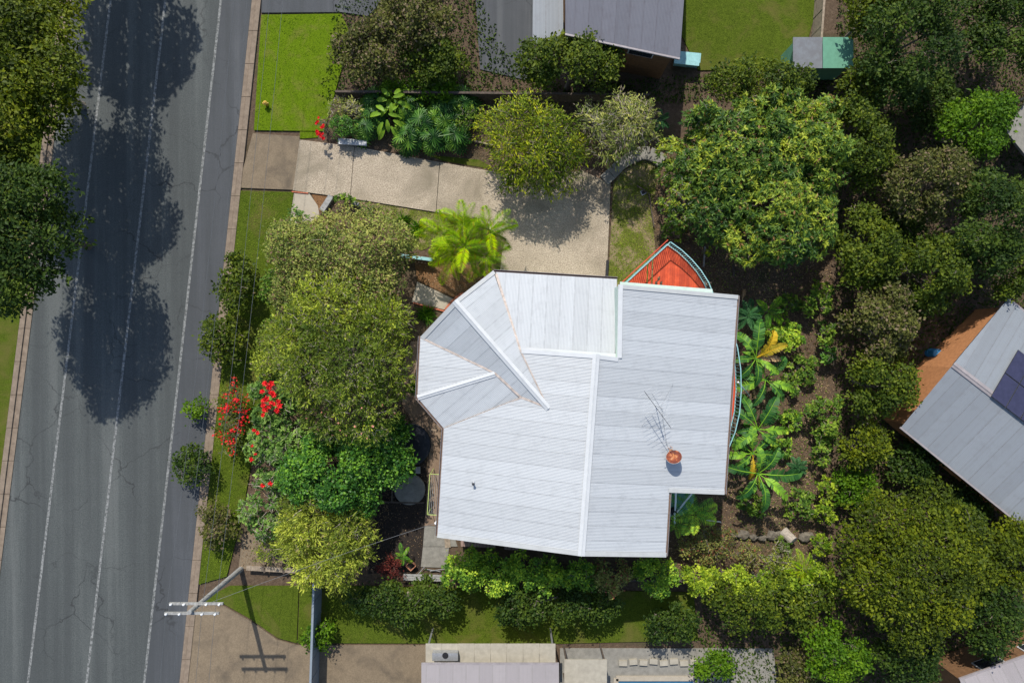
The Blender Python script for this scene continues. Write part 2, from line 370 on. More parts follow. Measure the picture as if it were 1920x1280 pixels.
M['L_redsh'] = m_leaf('dark_red_leaf', (0.025,0.007,0.006),(0.07,0.015,0.012),(0.13,0.03,0.02), None, 0.3)
M['L_palm']  = m_leaf('golden_palm_leaf', (0.11,0.20,0.008),(0.23,0.34,0.012),(0.36,0.42,0.015), ((0.42,0.33,0.03),0.05), 0.4, 0.4)
M['L_palmg'] = m_leaf('green_palm_leaf', (0.035,0.11,0.015),(0.085,0.21,0.02),(0.22,0.36,0.02), None, 0.35, 0.4)
M['L_palmd'] = m_leaf('dark_palm_leaf', (0.012,0.05,0.018),(0.028,0.085,0.03),(0.05,0.13,0.04), None, 0.3, 0.4)
M['L_banana']= m_leaf('banana_leaf', (0.016,0.06,0.014),(0.05,0.13,0.022),(0.16,0.29,0.025), None, 0.4, 0.4, 0.45)
M['L_banyel']= m_leaf('yellow_banana_leaf', (0.20,0.16,0.015),(0.34,0.23,0.015),(0.40,0.28,0.02), None, 0.4)
M['L_bandry']= m_leaf('dry_banana_leaf', (0.16,0.10,0.05),(0.26,0.18,0.095),(0.38,0.28,0.16), None, 0.2)
M['L_philo'] = m_leaf('philodendron_leaf', (0.010,0.040,0.007),(0.035,0.095,0.012),(0.11,0.20,0.02), None, 0.3, 0.33, 0.5)
M['L_broad'] = m_leaf('broad_leaf', (0.035,0.09,0.010),(0.09,0.17,0.014),(0.23,0.28,0.02), None, 0.35, 0.35, 0.5)
M['L_fern']  = m_leaf('tree_fern_leaf', (0.05,0.14,0.02),(0.11,0.24,0.03),(0.27,0.36,0.03), None, 0.35)
M['L_strap'] = m_leaf('strappy_leaf', (0.028,0.085,0.010),(0.07,0.165,0.014),(0.16,0.27,0.02), None, 0.3, 0.35)
M['L_out1']  = m_leaf('street_tree_leaf', (0.035,0.055,0.005),(0.085,0.12,0.006),(0.17,0.20,0.008), None, 0.3)
M['L_out2']  = m_leaf('dark_street_leaf', (0.018,0.042,0.007),(0.042,0.080,0.010),(0.085,0.13,0.014), None, 0.3)
M['L_out3']  = m_leaf('suburban_leaf', (0.03,0.055,0.006),(0.075,0.115,0.009),(0.15,0.185,0.012), None, 0.3)
M['L_out4']  = m_leaf('olive_leaf', (0.045,0.055,0.012),(0.095,0.105,0.022),(0.16,0.165,0.035), ((0.20,0.15,0.09),0.15), 0.3)
M['L_out5']  = m_leaf('vivid_green_leaf', (0.04,0.10,0.005),(0.085,0.18,0.007),(0.15,0.26,0.01), None, 0.35)
M['litter'] = m_leaf('leaf_litter', (0.07,0.042,0.024),(0.21,0.135,0.075),(0.42,0.30,0.18), None, 0.1, 0.8, 0.1)
M['grass'] = m_leaf('grass_blade', (0.05,0.09,0.008),(0.12,0.18,0.012),(0.22,0.28,0.03), None, 0.35, 0.6, 0.2)

# ------------------------------------------------------------------ vegetation generators
def nrm(a): return a/np.maximum(np.linalg.norm(a, axis=-1, keepdims=True), 1e-9)

def leaf_arrays(C, D, L, W, rng, fold=0.12, droop=0.15, flat=1.3):
    """one folded 4-vertex leaf per row"""
    n = len(C)
    up = nrm(np.array([0,0,1.0])*flat + rng.normal(0, 0.45, (n,3)))
    S = nrm(np.cross(D, up)); N = np.cross(S, D)
    L = L[:,None]; W = W[:,None]
    mid = C + D*L*0.45
    tip = C + D*L - np.array([0,0,1.0])*L*droop
    V = np.stack([C, mid+S*W*0.5+N*W*fold, tip, mid-S*W*0.5+N*W*fold], 1).reshape(-1,3)
    b = np.arange(n)[:,None]*4
    FA = np.concatenate([b+np.array([[0,1,2]]), b+np.array([[0,2,3]])], 1).reshape(-1,3)
    return V, FA

def make_lobes(rng, c, rx, ry, rz, n, rel=(0.30,0.46), reach=0.72, zlow=-0.15):
    out = []
    R = (rx+ry)/2
    for i in range(n):
        t = (i+0.5)/n
        zz = 1-(1-zlow)*t**0.85
        a = i*2.39996+rng.uniform(-0.45,0.45)
        h = math.sqrt(max(0, 1-zz*zz)); k = reach*rng.uniform(0.72,1.14)
        r = R*rng.uniform(rel[0]*0.72, rel[1]*1.08)
        out.append((c[0]+rx*k*h*math.cos(a), c[1]+ry*k*h*math.sin(a), c[2]+rz*k*zz, r, min(r, r*rz/R*1.25)))
    return np.array(out)

def crown_leaves(rng, lobes, nclump, k, L, W, style='dense', spread=0.22, inner=0.22):
    w = lobes[:,3]**2; w = w/w.sum()
    idx = rng.choice(len(lobes), int(nclump*1.9), p=w)
    d = nrm(rng.normal(0,1,(len(idx),3))); d[:,2] = np.where(d[:,2] < -0.3, -d[:,2], d[:,2])
    rad = np.where(rng.random(len(idx)) < inner, rng.uniform(0.35,0.8,len(idx)), rng.uniform(0.82,1.06,len(idx)))
    lb = lobes[idx]; sc = np.stack([lb[:,3], lb[:,3], lb[:,4]], 1)
    C = lb[:,:3]+d*sc*rad[:,None]
    # reject what lies deep inside another lobe
    keep = np.ones(len(C), bool)
    for j in range(len(lobes)):
        q = (C-lobes[j,:3])/np.array([lobes[j,3],lobes[j,3],lobes[j,4]])
        keep &= ~((np.linalg.norm(q,axis=1) < 0.72) & (idx != j))
    C = C[keep][:nclump]; d = d[keep][:nclump]; idx = idx[keep][:nclump]
    n = len(C)
    ax = nrm(d*0.9+np.array([0,0,0.55])+rng.normal(0,0.3,(n,3)))
    lt = rng.normal(0,0.13,len(lobes))
    tint = 0.45+lt[idx]+rng.normal(0,0.2,n)
    Cr = np.repeat(C,k,0); Ar = np.repeat(ax,k,0); T = np.repeat(tint,k)+rng.normal(0,0.05,n*k)
    ref = nrm(np.cross(Ar, rng.normal(0,1,(n,3)).repeat(k,0))); r2 = np.cross(Ar, ref)
    ang = np.tile(np.arange(k)*2*math.pi/k*1.618, n)+rng.uniform(0,1.0,n*k)
    rad_d = ref*np.cos(ang)[:,None]+r2*np.sin(ang)[:,None]
    m = n*k
    if style == 'whorl':
        D = nrm(Ar*rng.uniform(0.15,0.55,(m,1))+rad_d); B = Cr+Ar*rng.uniform(-0.5,0.5,(m,1))*spread*0.5
        dr = 0.18
    elif style == 'spray':
        s = rng.uniform(-1,1,(m,1)); B = Cr+Ar*s*spread*1.5+rng.normal(0,spread*0.25,(m,3))
        D = nrm(Ar*0.9+rad_d*0.75); dr = 0.12
    elif style == 'weep':
        s = rng.uniform(-1,1,(m,1)); A2 = nrm(Ar*np.array([1,1,0.25])+np.array([0,0,-0.25])); B = Cr+A2*s*spread*1.7+rng.normal(0,spread*0.3,(m,3))
        D = nrm(A2*1.1+rad_d*0.6); dr = 0.3
    else:
        B = Cr+rng.normal(0,spread*0.6,(m,3)); D = nrm(Ar*0.5+rad_d+rng.normal(0,0.3,(m,3))); dr = 0.15
    cs = np.repeat(np.clip(rng.lognormal(-0.03,0.25,n),0.6,1.4),k)
    LL = L*rng.uniform(0.6,1.25,m)*cs; WW = W*rng.uniform(0.65,1.25,m)*cs
    V, FA = leaf_arrays(B, D, LL, WW, rng, droop=dr)
    return V, FA, np.repeat(T,2), C

def trunk_mesh(rng, base, lobes, zfork, r0, parent, mat, twigs=None, ntw=0, limbs=True):
    mb = MB(); base = Vector(base)
    cx, cy = lobes[:,0].mean(), lobes[:,1].mean()
    top = Vector((base.x*0.4+cx*0.6+rng.uniform(-.15,.15), base.y*0.4+cy*0.6+rng.uniform(-.15,.15), zfork))
    mid = (base+top)/2+Vector((rng.uniform(-.15,.15)*r0*6, rng.uniform(-.15,.15)*r0*6, 0))
    mb.tube([base-Vector((0,0,0.1)), base+Vector((0,0,0.15)), mid, top], [r0*1.5, r0*1.1, r0*0.9, r0*0.75], 8)
    if limbs:
        for lb in lobes:
            e = Vector((lb[0],lb[1],lb[2]+lb[4]*0.3)); m1 = top.lerp(e,0.5)+Vector((rng.uniform(-.2,.2),rng.uniform(-.2,.2),-0.15*(e-top).length*0.4))
            mb.tube([top-Vector((0,0,r0)), m1, e], [r0*0.55, r0*0.34, r0*0.12], 5)
            for q in range(3):
                dd = Vector((rng.normal(),rng.normal(),abs(rng.normal())*0.7)).normalized()
                e2 = Vector((lb[0],lb[1],lb[2]))+Vector((dd.x*lb[3],dd.y*lb[3],dd.z*lb[4]))*0.92
                mb.tube([m1.lerp(e,0.6), (m1.lerp(e,0.8)+e2)/2, e2], [r0*0.2, r0*0.13, 0.008], 4)
    tk_ = mb.build('trunk', mat, parent)
    if twigs is not None and ntw:
        mb = MB()
        sel = rng.choice(len(twigs), min(ntw,len(twigs)), replace=False)
        for i in sel:
            p = Vector(twigs[i]); dd = Vector((rng.normal(),rng.normal(),rng.normal()*0.4)).normalized()
            l = rng.uniform(0.25,0.7)
            a = p-dd*l*0.5; b = p+dd*l*0.6+Vector((0,0,0.08))
            m_ = (a+b)/2+Vector((rng.uniform(-.06,.06),rng.uniform(-.06,.06),0.05))
            mb.tube([a, m_, b], [0.018,0.013,0.006], 3, cap=False)
            mb.tube([m_, m_+Vector((rng.uniform(-.25,.25),rng.uniform(-.25,.25),rng.uniform(0,.15)))], [0.011,0.005], 3, cap=False)
        tag(mb.build('twigs', mat, parent), None, None, None, 'stuff')
    return tk_

SEED = [100]
def tree(name, label, cat, px, py, rxp, ryp, ztop, zbot, mat, style='dense', L=0.2, W=0.07, dens=34, k=9, nl=9, spread=0.22,
         bark='bark', ntw=0, group=None, rel=(0.30,0.46), base=None, r0=None, lobes_extra=None, rings=None, zlow=-0.15, inner=0.22):
    """crown centred on photo pixel (px,py) with half widths rxp, ryp in pixels, between heights zbot and ztop"""
    SEED[0] += 1; rng = np.random.default_rng(SEED[0])
    zc = (ztop+zbot)/2-0.1*(ztop-zbot); d = H-zc
    c = P(px,py,zc); rx = rxp/F*d; ry = ryp/F*d; rz = ztop-zc
    b = Vector((c.x,c.y,0)) if base is None else Vector((base[0],base[1],0))
    t = thing(name, label, cat, b, group)
    nl = int(nl*1.5); rel = (rel[0]*0.82, rel[1]*0.82); L *= 1.3; W *= 1.45; dens *= 0.72; spread *= 1.2; ntw = int(ntw*1.0)
    lobes = make_lobes(rng, c, rx, ry, rz, nl, rel, zlow=zlow)
    if lobes_extra:
        ex = []
        for (qx,qy,qz,qr) in lobes_extra:
            q = P(qx,qy,qz); rr = qr/F*(H-qz); ex.append((q.x,q.y,q.z,rr,rr*0.8))
        lobes = np.concatenate([lobes, np.array(ex)],0)
    area = math.pi*rx*ry+sum(math.pi*l[3]**2*0.5 for l in lobes[nl:])
    V, FA, T, C = crown_leaves(rng, lobes, int(area*dens), k, L, W, style, spread, inner)
    np_obj('foliage', V, FA, M[mat], t, tint=T)
    if r0 is None: r0 = 0.035*(rx+ry)/2+0.03
    trunk_mesh(rng, b, lobes, max(0.25, zbot+0.1*(ztop-zbot)), r0, t, M[bark], C, ntw)
    t['_c'] = 0
    del t['_c']
    return t, C, rng

def flowers(t, pts, mat, size, rng, n, lift=0.05, petals=6):
    """alike flower heads that share one mesh"""
    V = []; D = []
    k = petals*2
    a = np.arange(k)*2*math.pi/k*1.3; el = np.tile([0.25,0.8], petals)
    D = nrm(np.stack([np.cos(a), np.sin(a), el],1)); Cc = np.zeros((k,3))
    Vv, FA = leaf_arrays(Cc, D, np.full(k,size*0.55), np.full(k,size*0.32), rng, flat=1.0)
    first = None
    for i in range(n):
        p = pts[i]
        if first is None:
            first = np_obj('flower', Vv+np.array(ORG[t.name]), FA, M[mat], t, tint=rng.uniform(0.2,0.9,len(FA)))
            o = first
        else:
            o = first.copy(); COL.objects.link(o); o.parent = t
        o.location = Vector(p)-ORG[t.name]+Vector((0,0,lift))
        o.rotation_euler = (rng.uniform(-.4,.4), rng.uniform(-.4,.4), rng.uniform(0,6.28)); s = rng.uniform(0.7,1.25); o.scale = (s,s,s)

def frond_mesh(L, lw, nleaf, rise, fall, rng, mat, width=0.05, fwd=0.9, droop=0.35, name='frond', vshape=0.25, tmu=0.5):
    """pinnate frond along +X from the origin"""
    tt = np.linspace(0,1,9); xs = L*(tt-0.10*tt**2.5); zs = rise*tt-fall*tt**2.2
    V = []; FA = []
    for i in range(9):
        r = 0.022*(1-0.85*tt[i])
        V += [(xs[i],-r,zs[i]),(xs[i],r,zs[i]),(xs[i],0,zs[i]+r)]
        if i:
            o = (i-1)*3
            for a,b in ((0,1),(1,2),(2,0)):
                FA += [(o+a,o+b,o+3+b),(o+a,o+3+b,o+3+a)]
    V = np.array(V,float); FA = np.array(FA)
    s = np.linspace(0.12,0.99,nleaf); n2 = nleaf*2
    s2 = np.concatenate([s,s]); side = np.concatenate([np.ones(nleaf),-np.ones(nleaf)])
    B = np.stack([np.interp(s2,tt,xs), np.zeros(n2), np.interp(s2,tt,zs)],1)
    ll = lw*np.clip(np.sin(math.pi*(0.16+0.80*s2))**0.8,0.12,1)*rng.uniform(0.88,1.1,n2)
    ff = fwd*(0.6+0.9*s2)
    D = nrm(np.stack([ff, side, np.full(n2,vshape)+rng.normal(0,0.10,n2)],1))
    V2, F2 = leaf_arrays(B, D, ll, np.full(n2,width), rng, fold=0.1, droop=droop, flat=2.0)
    FA = np.concatenate([FA, F2+len(V)],0); V = np.concatenate([V,V2],0)
    tint = rng.normal(tmu,0.10,len(FA))
    me_o = np_obj(name, V, FA, mat, None, Vector((0,0,0)), tint=tint)
    me = me_o.data; bpy.data.objects.remove(me_o); return me

def banana_leaf_mesh(L, wid, rise, fall, rng, mat, tmu=0.5):
    n = 16; t = np.linspace(0,1,n+1); V=[]; FA=[]
    def pt(s): return np.array([L*(s-0.14*s**3), 0, rise*s-fall*s**2.3])
    def hw(s):
        s2 = (s-0.14)/0.86
        return 0 if s2 <= 0 else wid*0.5*min(1, 2.6*s2**0.6)*max(0.0,(1-s2**5))**0.6
    for i in range(n):
        a,b = t[i],t[i+1]; pa,pb = pt(a),pt(b)
        for sd in (1,-1):
            g = rng.uniform(0.0,0.06)*(rng.random()<0.4); ang = 0.25+rng.normal(0,0.18); sh = 0.10*L*0.5*rng.uniform(0.7,1.3)
            ha,hb = hw(a)*rng.uniform(0.9,1.03), hw(b)*rng.uniform(0.9,1.03)
            o = len(V)
            V += [pa, pb, pb+np.array([sh-g,sd*hb*math.cos(ang),hb*math.sin(ang)*0.55]), pa+np.array([sh+g,sd*ha*math.cos(ang),ha*math.sin(ang)*0.55])]
            FA += [(o,o+1,o+2),(o,o+2,o+3)]
    o = len(V)
    for i in range(n+1):
        r = 0.035*(1-0.8*t[i]); p = pt(t[i])
        V += [p+np.array([0,-r,0.004]), p+np.array([0,r,0.004]), p+np.array([0,0,0.004+r])]
        if i:
            q = o+(i-1)*3
            for a,b in ((0,1),(1,2),(2,0)): FA += [(q+a,q+b,q+3+b),(q+a,q+3+b,q+3+a)]
    V = np.array(V); FA = np.array(FA); tint = np.full(len(FA),tmu)+rng.normal(0,0.06,len(FA)); tint[2*2*n:] = 1.1
    ob = np_obj('leaf', V, FA, mat, None, Vector((0,0,0)), tint=tint); me = ob.data; bpy.data.objects.remove(ob); return me

def philo_leaf_mesh(R, rng, mat, lobed=True, tmu=0.5):
    """blade around the origin, tip along +X, deeply cut when lobed"""
    V=[]; FA=[]; n = 15 if lobed else 11
    for i in range(n):
        a = math.radians(-150+300*i/(n-1)); r = R*(0.55+0.45*math.cos(a*0.55))*rng.uniform(0.92,1.06)
        da = math.radians(300/(n-1))*(0.40 if lobed else 0.55)
        c = math.cos; s = math.sin; o = len(V)
        V += [np.array([0,0,0.0]), np.array([c(a-da)*r*0.62,s(a-da)*r*0.62,0.05*R]), np.array([c(a)*r,s(a)*r,-0.10*R]), np.array([c(a+da)*r*0.62,s(a+da)*r*0.62,0.05*R])]
        FA += [(o,o+1,o+2),(o,o+2,o+3)]
    o = len(V)
    V += [np.array([-1.2*R,-0.02,-0.55*R]),np.array([-1.2*R,0.02,-0.55*R]),np.array([0,0.015,-0.005]),np.array([0,-0.015,-0.005])]; FA += [(o,o+1,o+2),(o,o+2,o+3)]
    V = np.array(V); FA = np.array(FA)
    ob = np_obj('leaf', V, FA, mat, None, Vector((0,0,0)), tint=np.full(len(FA),tmu)+rng.normal(0,0.12,len(FA))); me = ob.data; bpy.data.objects.remove(ob); return me

def broad_leaf_mesh(L, wid, rng, mat):
    n=7; V=[]; FA=[]
    for i in range(n+1):
        s=i/n; w = wid*0.5*(math.sin(math.pi*min(1,0.06+0.94*s))**0.75); z = 0.32*L*s-0.42*L*s*s
        V += [np.array([L*s,-w,z+w*0.3]),np.array([L*s,0,z]),np.array([L*s,w,z+w*0.3])]
        if i:
            o=(i-1)*3; FA += [(o,o+1,o+4),(o,o+4,o+3),(o+1,o+2,o+5),(o+1,o+5,o+4)]
    V=np.array(V); FA=np.array(FA)
    ob = np_obj('leaf', V, FA, mat, None, Vector((0,0,0)), tint=np.full(len(FA),0.5)+rng.normal(0,0.06,len(FA))); me=ob.data; bpy.data.objects.remove(ob); return me

def place(name, me, parent, loc, rz, ry=0.0, rx=0.0, s=1.0, mat=None):
    o = bpy.data.objects.new(name, me); COL.objects.link(o); o.parent = parent
    o.location = Vector(loc)-ORG[parent.name]; o.rotation_euler = Matrix.Rotation(rz,3,'Z').to_4x4().to_euler()
    o.rotation_euler = (Matrix.Rotation(rz,3,'Z') @ Matrix.Rotation(ry,3,'Y') @ Matrix.Rotation(rx,3,'X')).to_euler()
    o.scale = (s,s,s); ORG[o.name] = Vector((0,0,0))
    if mat:
        o.material_slots[0].link = 'OBJECT'; o.material_slots[0].material = mat
    return o

# ------------------------------------------------------------------ the ground and the street
def pxpoly(pts, z): return [(P(x,y,z).x, P(x,y,z).y) for x,y in pts]
def sheet(name, pts, z, mat, z0=None, parent=None):
    mb = MB(); poly = pxpoly(pts, z)
    mb.prism(poly, -0.05 if z0 is None else z0, z)
    o = mb.build(name, mat, parent)
    if parent is None: struct(o)
    return o

g = MB(); g.add([(-1500,-1500,0),(1500,-1500,0),(1500,1500,0),(-1500,1500,0)], [(0,1,2,3)])
struct(g.build('ground', M['soil']))

def rx_(y, a, b): return a + (b-a)*(y/1280.0)          # straight street lines: x at y=0 and at y=1280
def band(name, a0,b0, a1,b1, z, mat, y0=-700, y1=2000, z0=None, parent=None):
    return sheet(name, [(rx_(y0,a0,b0),y0),(rx_(y0,a1,b1),y0),(rx_(y1,a1,b1),y1),(rx_(y1,a0,b0),y1)], z, mat, z0, parent)
road = band('road', 134,-26, 414,268, 0.010, M['asphalt'])
struct(band('road_shoulder', 414.2,268.2, 472,336, 0.012, M['asphalt_blue']))
for a,b in ((205,50),(308,160),(412,268)):
    struct(band('lane_line', a,b, a+4.5,b+4.5, 0.017, M['line']))
for (a0,b0,a1,b1) in ((472.2,336.2,489,352),(112,-48,133.8,-26.2)):
    kb = thing('kerb', None, None, (0,0,0)); kb['kind'] = 'structure'
    for i in range(40):
        y0 = -500+i*62
        band('kerb_stone', a0,b0, a0+(a1-a0)*0.45,b0+(b1-b0)*0.45, 0.05 if a0>200 else 0.13, M['kerb'], y0, y0+61.2, parent=kb)
        band('kerb_stone', a0+(a1-a0)*0.46,b0+(b1-b0)*0.46, a1,b1, 0.13 if a0>200 else 0.05, M['kerb'], y0, y0+61.2, parent=kb)
band('verge', -900,-1100, 111.8,-48.2, 0.11, M['lawn'])
# right-hand verge and what crosses it
sheet('lawn', [(490,28),(640,26),(655,60),(640,130),(608,246),(476,244)], 0.10, M['lawn_mown'])
sheet('crossover', [(474,250),(562,256),(552,356),(448,352),(452,330)], 0.10, M['tan_drive'])
sheet('verge', [(446,357),(551,360),(520,560),(490,760),(455,960),(425,1080),(372,1095),(396,850),(422,560)], 0.10, M['lawn'])
sheet('footpath', [(497,-200),(760,-200),(760,-40),(690,30),(640,23),(490,24)], 0.09, M['asphalt_blue'])
sheet('lawn', [(430,1098),(560,1098),(556,1205),(520,1195),(470,1160),(420,1132),(370,1130)], 0.10, M['lawn'])
sheet('concrete_apron', [(366,1134),(420,1136),(470,1164),(520,1199),(556,1209),(800,1209),(800,1500),(320,1500),(355,1220)], 0.09, M['tan_drive'])
sheet('lawn', [(562,1096),(1300,1110),(1310,1200),(1045,1206),(558,1205)], 0.08, M['lawn'])
sheet('lawn', [(1290,-150),(1560,-150),(1530,20),(1500,130),(1310,132),(1275,60)], 0.08, M['lawn'])
sheet('neighbour_driveway', [(880,-200),(1010,-200),(1005,120),(985,150),(900,130)], 0.07, M['asphalt_blue'])
sheet('paving', [(1050,1215),(1450,1215),(1480,1500),(1050,1500)], 0.08, M['concrete_grey'])

# driveway: slabs with open control joints
drv = thing('driveway', None, None, (0,0,0)); drv['kind'] = 'structure'
slabs = [([(562,262),(664,274.5),(656,371.5),(549,357)],'aggregate'),
         ([(665,274.7),(824,304),(817,397.5),(657,371.7)],'aggregate'),
         ([(825,304.2),(937,324),(1010,330),(1092,320),(1145,344),(1136,560),(932,560),(942,470),(950,448),(880,408),(818,397.7)],'aggregate')]
for pts, mt in slabs: sheet('slab', pts, 0.12, M[mt], parent=drv)
# concrete garden paths
pth = thing('garden_path', None, None, (0,0,0)); pth['kind'] = 'structure'
for pts, mt in [([(549,361),(580,363),(596,386),(600,410),(560,430),(540,415)],'concrete'),
                ([(782,528),(862,566),(846,584),(836,581),(772,566)],'concrete'),
                ([(752,690),(771,640),(795,640),(778,700),(782,750),(808,770),(772,790),(755,760),(750,720)],'concrete_brown'),
                ([(809,770.5),(845,815),(845,846),(805,846),(800,826),(773,790.5)],'concrete_brown'),
                ([(805,846.8),(845,846.8),(845,985),(796,985),(802,900)],'concrete_brown'),
                ([(796,985.8),(845,985.8),(858,1024),(793,1024)],'concrete_grey'),
                ([(793,1024.8),(842,1024.8),(838,1064),(789,1062)],'concrete_grey')]:
    sheet('slab', pts, 0.07, M[mt], parent=pth)
sheet('mulch_bed', [(776,478),(900,500),(935,520),(862,563),(782,526)], 0.03, M['mulch'])
sheet('mulch_bed', [(590,366),(740,388),(745,440),(800,478),(770,500),(600,450)], 0.025, M['soil'])
sheet('mulch_bed', [(584,364),(622,368),(612,400),(600,398)], 0.03, M['mulch'])
sheet('mulch_bed', [(700,985),(706,930),(790,800),(800,830),(800,1000),(788,1070),(690,1075)], 0.02, M['blackmulch'])
sheet('mulch_bed', [(455,1000),(560,990),(560,1066),(447,1066)], 0.02, M['tan_drive'])
sheet('lawn', [(664,374),(745,388),(885,412),(880,430),(790,470),(742,448),(720,450),(690,430)], 0.035, M['lawn_patchy'])
sheet('lawn', [(1150,345),(1166,322),(1205,300),(1235,312),(1228,360),(1222,400),(1228,460),(1226,540),(1140,540)], 0.03, M['lawn_patchy'])
sheet('lawn', [(560,198),(592,196),(596,258),(563,260)], 0.05, M['lawn_mown'])
sheet('lawn', [(800,290),(900,300),(930,318),(830,302)], 0.03, M['lawn'])

# ------------------------------------------------------------------ the house
house = thing('house', 'large house with white corrugated metal roof in the middle of the block', 'house', P(1080,760,0))
R1 = P(1118,665,7.1); R2 = P(1090,1040,7.1)
rd = (R1-R2).normalized(); east = Vector((rd.y,-rd.x,0)); s_ = 0.19
plW = (R1, (Vector((0,0,1))-east*s_).normalized()); plE = (R1, (Vector((0,0,1))+east*s_).normalized())
v1 = PP(975,655,plW)
gz = PP(1028,765,plW).z
g0 = P(853,565,gz); g1 = P(1028,765,gz); gd = (g1-g0).normalized(); gp = Vector((gd.y,-gd.x,0))   # gp points SW
if gp.x > 0: gp = -gp
s2 = 0.43
plA = (g0, (Vector((0,0,1))-gp*s2).normalized()); plB = (g0, (Vector((0,0,1))+gp*s2).normalized())
n0 = PP(930,510,plA)
# north plane: level along the gutter, through the valley foot and head
nd = (P(1157,521,n0.z)-P(930,508,n0.z)).normalized(); nv = PP(975,655,plA)
plN = plane3(n0, n0+nd, nv)
c0 = PP(790,632,plB); ca = PP(930,700,plB)
plC = plane3(c0, P(783,745,c0.z), ca)
plD = plane3(P(783,745,c0.z), P(832,803,c0.z), ca)

def inside_intervals(poly, u):
    xs = []
    n = len(poly)
    for i in range(n):
        (u0,v0),(u1,v1_) = poly[i], poly[(i+1)%n]
        if (u0 <= u < u1) or (u1 <= u < u0):
            xs.append(v0+(u-u0)/(u1-u0)*(v1_-v0))
    xs.sort(); return [(xs[i],xs[i+1]) for i in range(0,len(xs)-1,2)]

def corrugated(pxs, pl, mat, parent, pitch=0.0762, amp=0.0042, cover=0.762, facets=8, over=0.0, name='roof_sheet', world_pts=None):
    """a roof plane as separate corrugated sheets lying side by side, fall lines along the ribs"""
    p0, n = pl
    pts = world_pts or [PP(x,y,pl) for x,y in pxs]
    v = Vector((n.x,n.y,0)); v = (v-n*v.dot(n)).normalized(); u = n.cross(v).normalized()
    poly = [((p-p0).dot(u),(p-p0).dot(v)) for p in pts]
    u0 = min(p[0] for p in poly); u1 = max(p[0] for p in poly)
    ns = max(1, math.ceil((u1-u0)/cover)); st = pitch/facets
    for k in range(ns):
        a = u0+k*cover; b = min(u1, a+cover); V=[]; FA=[]; T=[]
        m = max(1, int(math.ceil((b-a)/st))); lift = 0.004*(k%2)
        prev = None
        for i in range(m):
            ua = a+i*st; ub = min(b, ua+st)
            ia = inside_intervals(poly, ua+1e-5); ib = inside_intervals(poly, ub-1e-5)
            if len(ia) != len(ib):
                im = inside_intervals(poly, (ua+ub)/2); ia = im; ib = im
            za = amp*math.sin(2*math.pi*(ua-a)/pitch+math.pi/2)+lift; zb = amp*math.sin(2*math.pi*(ub-a)/pitch+math.pi/2)+lift
            for (x,y) in zip(ia,ib):
                o = len(V)
                V += [p0+u*ua+v*x[0]+n*za, p0+u*ub+v*y[0]+n*zb, p0+u*ub+v*y[1]+n*zb, p0+u*ua+v*x[1]+n*za]
                FA.append((o,o+1,o+2,o+3)); T.append((i+0.5)/(cover/st))
        if not FA: continue
        np_obj(name, np.array([tuple(q) for q in V]), np.array(FA), mat, parent, tint=np.array(T))

def underlay(pxs, pl, parent, drop=0.06, world_pts=None):
    pts = world_pts or [PP(x,y,pl) for x,y in pxs]
    mb = MB(); n = len(pts); a = [p-pl[1]*drop for p in pts]
    mb.add(a, [tuple(range(n))]); return mb

polyW = [(1118,665),(1028,657.5),(976,655),(1028,765),(978,745),(832,803),(820,1005),(1090,1040)]
polyE = [(1160,535),(1383,555),(1358,925),(1255,921),(1248,1042),(1090,1040),(1118,665),(1157,672)]
polyN = [(930,510),(1157,523),(1153,667),(975,655)]
polyA = [(853,565),(925,509),(975,655),(1028,765)]
polyB = [(853,565),(1028,765),(978,745),(930,700),(790,632)]
polyC = [(788,633),(930,700),(783,745)]
polyD = [(783,745),(930,700),(978,745),(832,803)]
roof = MB()
rs = [(polyW,plW),(polyE,plE),(polyN,plN),(polyA,plA),(polyB,plB),(polyC,plC),(polyD,plD)]
for pg,pl in rs:
    pts = [PP(x,y,pl)-pl[1]*0.07 for x,y in pg]; roof.add(pts, [tuple(range(len(pts)))])
roof_o = roof.build('roof', M['palegreen'], house)
for pg,pl in rs: corrugated(pg, pl, M['roof'], roof_o)

def cap_strip(a, b, half, lift, drop, mat, name, parent=roof_o, roll=0.03, ext=0.0):
    """ridge capping: two wings and a rolled crown"""
    a = Vector(a); b = Vector(b); d = (b-a).normalized(); a = a-d*ext; b = b+d*ext
    x = d.cross(Vector((0,0,1))).normalized(); z = Vector((0,0,1))
    prof = [(-half,-drop),(-roll,0.0),(-roll*0.6,roll),(roll*0.6,roll),(roll,0.0),(half,-drop)]
    V=[]; n=len(prof)
    for p in (a,b):
        for (q,h) in prof: V.append(p+x*q+z*(h+lift))
    for p in (a,b):
        for (q,h) in prof: V.append(p+x*q+z*(h+lift-0.004))
    F=[]
    for i in range(n-1):
        F += [(i,i+1,n+i+1,n+i), (2*n+i,3*n+i,3*n+i+1,2*n+i+1)]
    F += [(0,n,3*n,2*n),(n-1,3*n-1,4*n-1,2*n-1)]
    return MB().add(V,F).build(name, mat, parent)

def barge(a, b, mat, w=0.15, t=0.16, lift=0.02, name='barge_flashing', inset=0.0):
    mb = MB(); mb.bar(Vector(a)+Vector((0,0,lift)), Vector(b)+Vector((0,0,lift)), w, 0.03)
    return mb.build(name, mat, roof_o)

def inward(a,b,c):      # unit horizontal vector from edge ab towards c
    a=Vector(a);b=Vector(b);c=Vector(c); d=(b-a).normalized(); x=d.cross(Vector((0,0,1))).normalized()
    return x if (c-a).dot(x)>0 else -x

